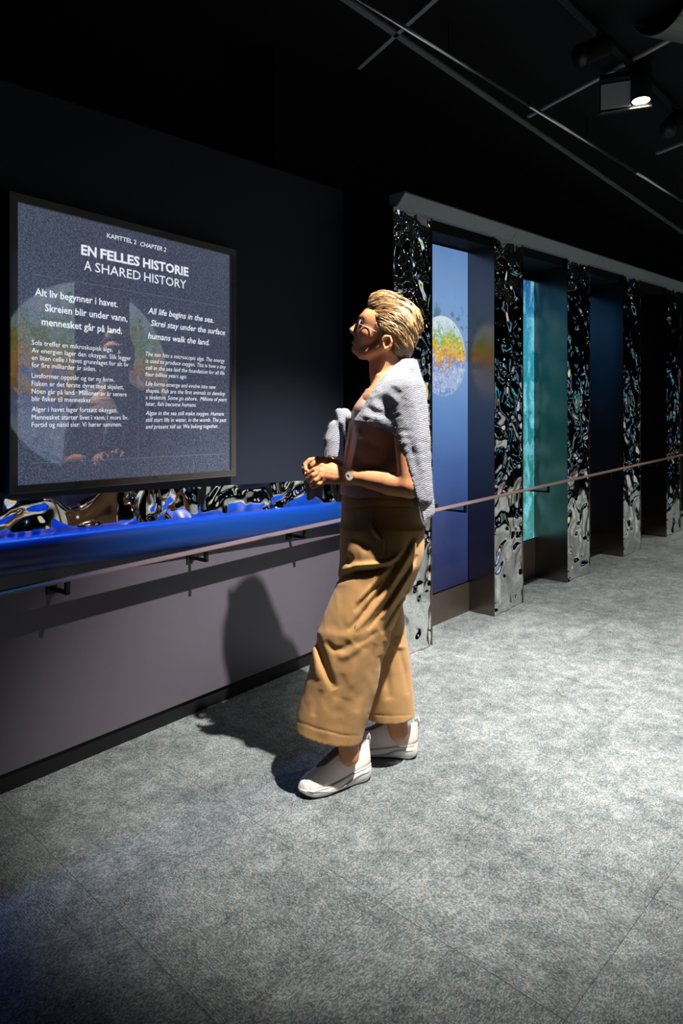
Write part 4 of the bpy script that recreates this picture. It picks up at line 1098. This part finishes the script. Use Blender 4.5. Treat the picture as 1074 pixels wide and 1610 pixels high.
a2 = hs_.data.attributes.new('tone', 'FLOAT', 'POINT'); a2.data.foreach_set('value', np.array(tone, np.float32))

# eyes, glasses, watch ------------------------------------------------------------------
M['gold'] = m_noisy('gold metal', (.78, .55, .25), .25, 40, .08, metal=1.0)
M['rim'] = m_noisy('pale pink glasses frame', (.72, .58, .56), .3, 40, .08, metal=.3)
M['dial'] = m_noisy('white dial', (.78, .74, .70), .4, 40, .04)
M['band'] = m_noisy('pale watch strap', (.72, .62, .40), .45, 60, .1)
M['ink'] = mat('ink', (.02, .02, .02), .4)
def ring(c, ax0, ax1, r0, r1, n=28): return [c + r0 * math.cos(2 * math.pi * k / n) * ax0 + r1 * math.sin(2 * math.pi * k / n) * ax1 for k in range(n + 1)]
gl_ = None
lens_c = {}
for sg in (1, -1):
    # tip each rim back with the head; rims sit in front of the brow and nose
    c_ = B(564.2, 512.5, .032 * sg)
    pts = ring(c_, L3 * sg * .97 - F3 * .22, HA[2], .0255, .0235)
    V, Fc = tube_data(pts, .0014, 8, False)
    if gl_ is None: gl_ = link('glasses', V, Fc, M['rim'], person, True); gl_['label'] = 'pale thin-rimmed glasses'
    else: link('rim', V, Fc, M['rim'], gl_, True)
    lens_c[sg] = c_
    hinge = B(565.5, 508, .057 * sg) if sg > 0 else B(565.5, 508, -.057)
    hinge = c_ + (L3 * sg * .97 - F3 * .22) * .0262 + HA[2] * .004
    ear_ = B(604, 527.5, .074 * sg)
    V, Fc = tube_data([hinge, hinge * .5 + ear_ * .5 + L3 * sg * .006, ear_, B(615, 533, .076 * sg)], .0012, 8)
    link('temple', V, Fc, M['rim'], gl_, True)
V, Fc = tube_data([lens_c[1] - (L3 * .97 - F3 * .22) * .0255 + HA[2] * .004, B(561.5, 507), lens_c[-1] + (L3 * .97 + F3 * .22) * .0255 + HA[2] * .004], .0013, 8)
link('bridge', V, Fc, M['rim'], gl_, True)
lg = bpy.data.materials.new('lens glass'); lg.use_nodes = True; t_ = lg.node_tree; t_.nodes.clear()
out = t_.nodes.new('ShaderNodeOutputMaterial'); mixn = t_.nodes.new('ShaderNodeMixShader'); tr = t_.nodes.new('ShaderNodeBsdfTransparent'); g2 = t_.nodes.new('ShaderNodeBsdfGlossy'); g2.inputs['Roughness'].default_value = .02
mixn.inputs[0].default_value = .09
t_.links.new(tr.outputs[0], mixn.inputs[1]); t_.links.new(g2.outputs[0], mixn.inputs[2]); t_.links.new(mixn.outputs[0], out.inputs[0])
for sg in (1, -1):
    pts = ring(lens_c[sg], L3 * sg * .97 - F3 * .22, HA[2], .0252, .0232)[:-1]; off_ = HA[0] * .0008; n = len(pts)
    V = [p - off_ for p in pts] + [p + off_ for p in pts]
    link('lens', V, [tuple(range(n - 1, -1, -1)), tuple(range(n, 2 * n))] + [(k, (k + 1) % n, n + (k + 1) % n, n + k) for k in range(n)], lg, gl_)
# watch on the near wrist
wa = unit(WR - EL); wc = WR + (EL - WR) * .02
wu = unit(np.cross(wa, [0, 0, 1.0])); wv = np.cross(wu, wa)
if wu[1] > 0: wu = -wu; wv = np.cross(wu, wa)
if wv[2] < 0: wv = -wv
V, Fc = [], []; n = 30
for k in range(n):
    a = 2 * math.pi * k / n; dr = math.cos(a) * wu + math.sin(a) * wv
    for (dx, r_) in ((-.0075, .0252), (-.0075, .0278), (.0075, .0278), (.0075, .0252)): V.append(wc + wa * dx + dr * r_)
for k in range(n):
    for j in range(4): Fc.append((4 * k + j, 4 * ((k + 1) % n) + j, 4 * ((k + 1) % n) + (j + 1) % 4, 4 * k + (j + 1) % 4))
watch = link('wrist_watch', V, Fc, M['band'], person); watch['label'] = 'round white-dial watch with a pale strap'
fd = unit(wu * .93 + wv * .12); fc = wc + fd * .0285
V, Fc = tube_data([fc - fd * .003, fc - fd * .002, fc + fd * .003, fc + fd * .0042], [.0150, .0168, .0168, .0152], 32); link('case', V, Fc, M['gold'], watch)
V, Fc = tube_data([fc + fd * .0035, fc + fd * .0048], [.0146, .0146], 32); link('dial', V, Fc, M['dial'], watch)
pu = unit(np.cross(fd, [1, 0, .2])); pv = np.cross(fd, pu)
for a, L_ in ((.7, .0095), (2.3, .0065)):
    V, Fc = tube_data([fc + fd * .0052, fc + fd * .0052 + L_ * (math.cos(a) * pu + math.sin(a) * pv)], .0006, 6); link('hand', V, Fc, M['ink'], watch)
for k in range(12):
    a = 2 * math.pi * k / 12; p = fc + fd * .005 + .0125 * (math.cos(a) * pu + math.sin(a) * pv)
    V, Fc = tube_data([p - fd * .0003, p + fd * .0003], .0007, 6); link('hour_mark', V, Fc, M['ink'], watch)
# ring-like bracelet of the far wrist is hidden; shoes ------------------------------------------------------------------
M['shoe'] = m_cloth('off-white knit shoe', (.78, .70, .67), (.90, .84, .81), 700, .8, .4, 0)
M['sole'] = m_noisy('white foam sole', (.90, .86, .84), .5, 40, .05)
M['soleline'] = m_noisy('pale grey sole wave', (.44, .42, .42), .5, 40, .05)
M['tongue'] = m_noisy('taupe shoe tongue', (.15, .12, .125), .8, 200, .15, bump=.2)
M['rubber'] = m_noisy('dark outsole', (.03, .03, .03), .7, 60, .2)
def shoe(toe, heel, label):
    """slip-on trainer: toe and heel are ground points"""
    toe = np.array([*toe, 0.0]); heel = np.array([*heel, 0.0]); ax_ = heel - toe; L = np.linalg.norm(ax_); ax_ /= L; sd = np.array([-ax_[1], ax_[0], 0])
    def W(t): return np.interp(t, [0, .04, .12, .3, .5, .7, .88, .97, 1], [.006, .026, .040, .0475, .041, .034, .036, .028, .008])
    def loft_x(name, ts, prof, m, parent, smooth=True):
        V, Fc = [], []; nr = None
        for t_ in ts:
            pr = prof(t_); nr = len(pr)
            for (yv, zv) in pr: V.append(toe + ax_ * (t_ * L) + sd * yv + np.array([0, 0, zv]))
        for i in range(len(ts) - 1):
            for k in range(nr): Fc.append((i * nr + k, (i + 1) * nr + k, (i + 1) * nr + (k + 1) % nr, i * nr + (k + 1) % nr))
        Fc.append(tuple(range(nr - 1, -1, -1))[::-1]); Fc.append(tuple((len(ts) - 1) * nr + k for k in range(nr)))
        bm = bmesh.new(); vs = [bm.verts.new(tuple(v)) for v in V]
        for f in Fc: bm.faces.new([vs[i] for i in f])
        bmesh.ops.recalc_face_normals(bm, faces=bm.faces)
        me = bpy.data.meshes.new(name); bm.to_mesh(me); bm.free(); me.materials.append(m)
        me.polygons.foreach_set('use_smooth', [smooth] * len(me.polygons))
        o = bpy.data.objects.new(name, me); COL.objects.link(o); o.parent = parent; return o
    ts = np.concatenate([np.linspace(0, .1, 8), np.linspace(.13, .88, 26), np.linspace(.9, 1, 9)])
    low = lambda t: .004 + .018 * max(0, (.22 - t) / .22) ** 2 + .014 * max(0, (t - .86) / .14) ** 2      # rocker sole
    mid_ = lambda t: np.interp(t, [0, .1, .35, .6, .85, 1], [.031, .030, .034, .042, .052, .058])
    topz = lambda t: np.interp(t, [0, .03, .1, .2, .33, .45, .55, .62, .70, .80, .90, .96, 1], [.034, .050, .064, .076, .092, .112, .128, .125, .104, .098, .116, .130, .122])
    def upper(t):
        w = W(t) * .97; z0 = mid_(t) - .008; z1 = max(topz(t), z0 + .006); o_ = []
        for k in range(18):
            a = math.pi * k / 17; c_ = math.cos(a); s_ = math.sin(a)
            o_.append((w * np.sign(c_) * abs(c_) ** .8 * (1 - .38 * s_), z0 + (z1 - z0) * s_ ** .75))
        o_.append((-w * .5, z0)); o_.append((w * .5, z0)); return o_
    up = loft_x('shoe', ts, upper, M['shoe'], person); up['label'] = label
    def sole(t):
        w = W(t) * 1.06; z0 = low(t); z1 = mid_(t); return [(w * .90, z0), (w * 1.0, z0 + .006), (w * 1.05, (z0 + z1) * .5), (w * 1.0, z1 - .004), (w * .9, z1), (-w * .9, z1), (-w * 1.0, z1 - .004), (-w * 1.05, (z0 + z1) * .5), (-w * 1.0, z0 + .006), (-w * .90, z0)]
    loft_x('midsole', ts, sole, M['sole'], up)
    def outs(t):
        w = W(t) * .95; z0 = low(t) - .004; z1 = low(t) + .001; return [(w, z0), (w, z1), (-w, z1), (-w, z0)]
    loft_x('outsole', ts[1:-1], outs, M['rubber'], up, False)
    # wave line on both sides of the sole
    for sg in (1, -1):
        pts = [toe + ax_ * (t_ * L) + sd * sg * W(t_) * 1.06 * 1.04 + np.array([0, 0, .5 * low(t_) + .5 * mid_(t_) + .008 * math.sin(t_ * 9 + .5)]) for t_ in np.linspace(.08, .94, 30)]
        V, Fc = tube_data(pts, [.0012 + .0035 * math.exp(-((t_ - .62) / .16) ** 2) for t_ in np.linspace(.08, .94, 30)], 6); link('sole_wave', V, Fc, M['soleline'], up, True)
        pts = [toe + ax_ * (t_ * L) + sd * sg * W(t_) * 1.06 * .99 + np.array([0, 0, mid_(t_) - .003]) for t_ in np.linspace(.05, .96, 30)]
        V, Fc = tube_data(pts, .0014, 6); link('sole_seam', V, Fc, M['soleline'], up, True)
    # tongue panel over the instep
    def tong(t):
        w = W(t) * np.interp(t, [.24, .34, .62], [.10, .36, .52]); z = topz(t); o_ = []
        for k in range(9):
            y = -1 + 2 * k / 8; o_.append((w * y, z + .0022 - .010 * y * y * np.interp(t, [.24, .62], [.2, 1.2])))
        return o_ + [(w * .9, z - .012), (-w * .9, z - .012)][::1]
    loft_x('tongue', np.linspace(.24, .63, 14), tong, M['tongue'], up)
    # heel pull tab
    pts = [toe + ax_ * (t_ * L) + np.array([0, 0, z_]) for t_, z_ in ((.955, .118), (.975, .138), (1.0, .144), (1.012, .132), (1.005, .112))]
    V, Fc = tube_data(pts, .0042, 8); link('pull_tab', V, Fc, M['shoe'], up, True)
    return up
def gp(px, py): 
    Y_ = F * CAMH / (py - HY); return ((px - CX) / F * Y_, Y_)
t1, h1 = np.array(gp(470, 1253)), np.array(gp(580, 1219))
shoe(t1, h1, 'off-white slip-on trainer, front foot')
h2 = np.array(gp(657, 1189)); t2 = h2 + unit([-.985, .17]) * .262
shoe(t2, h2, 'off-white slip-on trainer, rear foot')
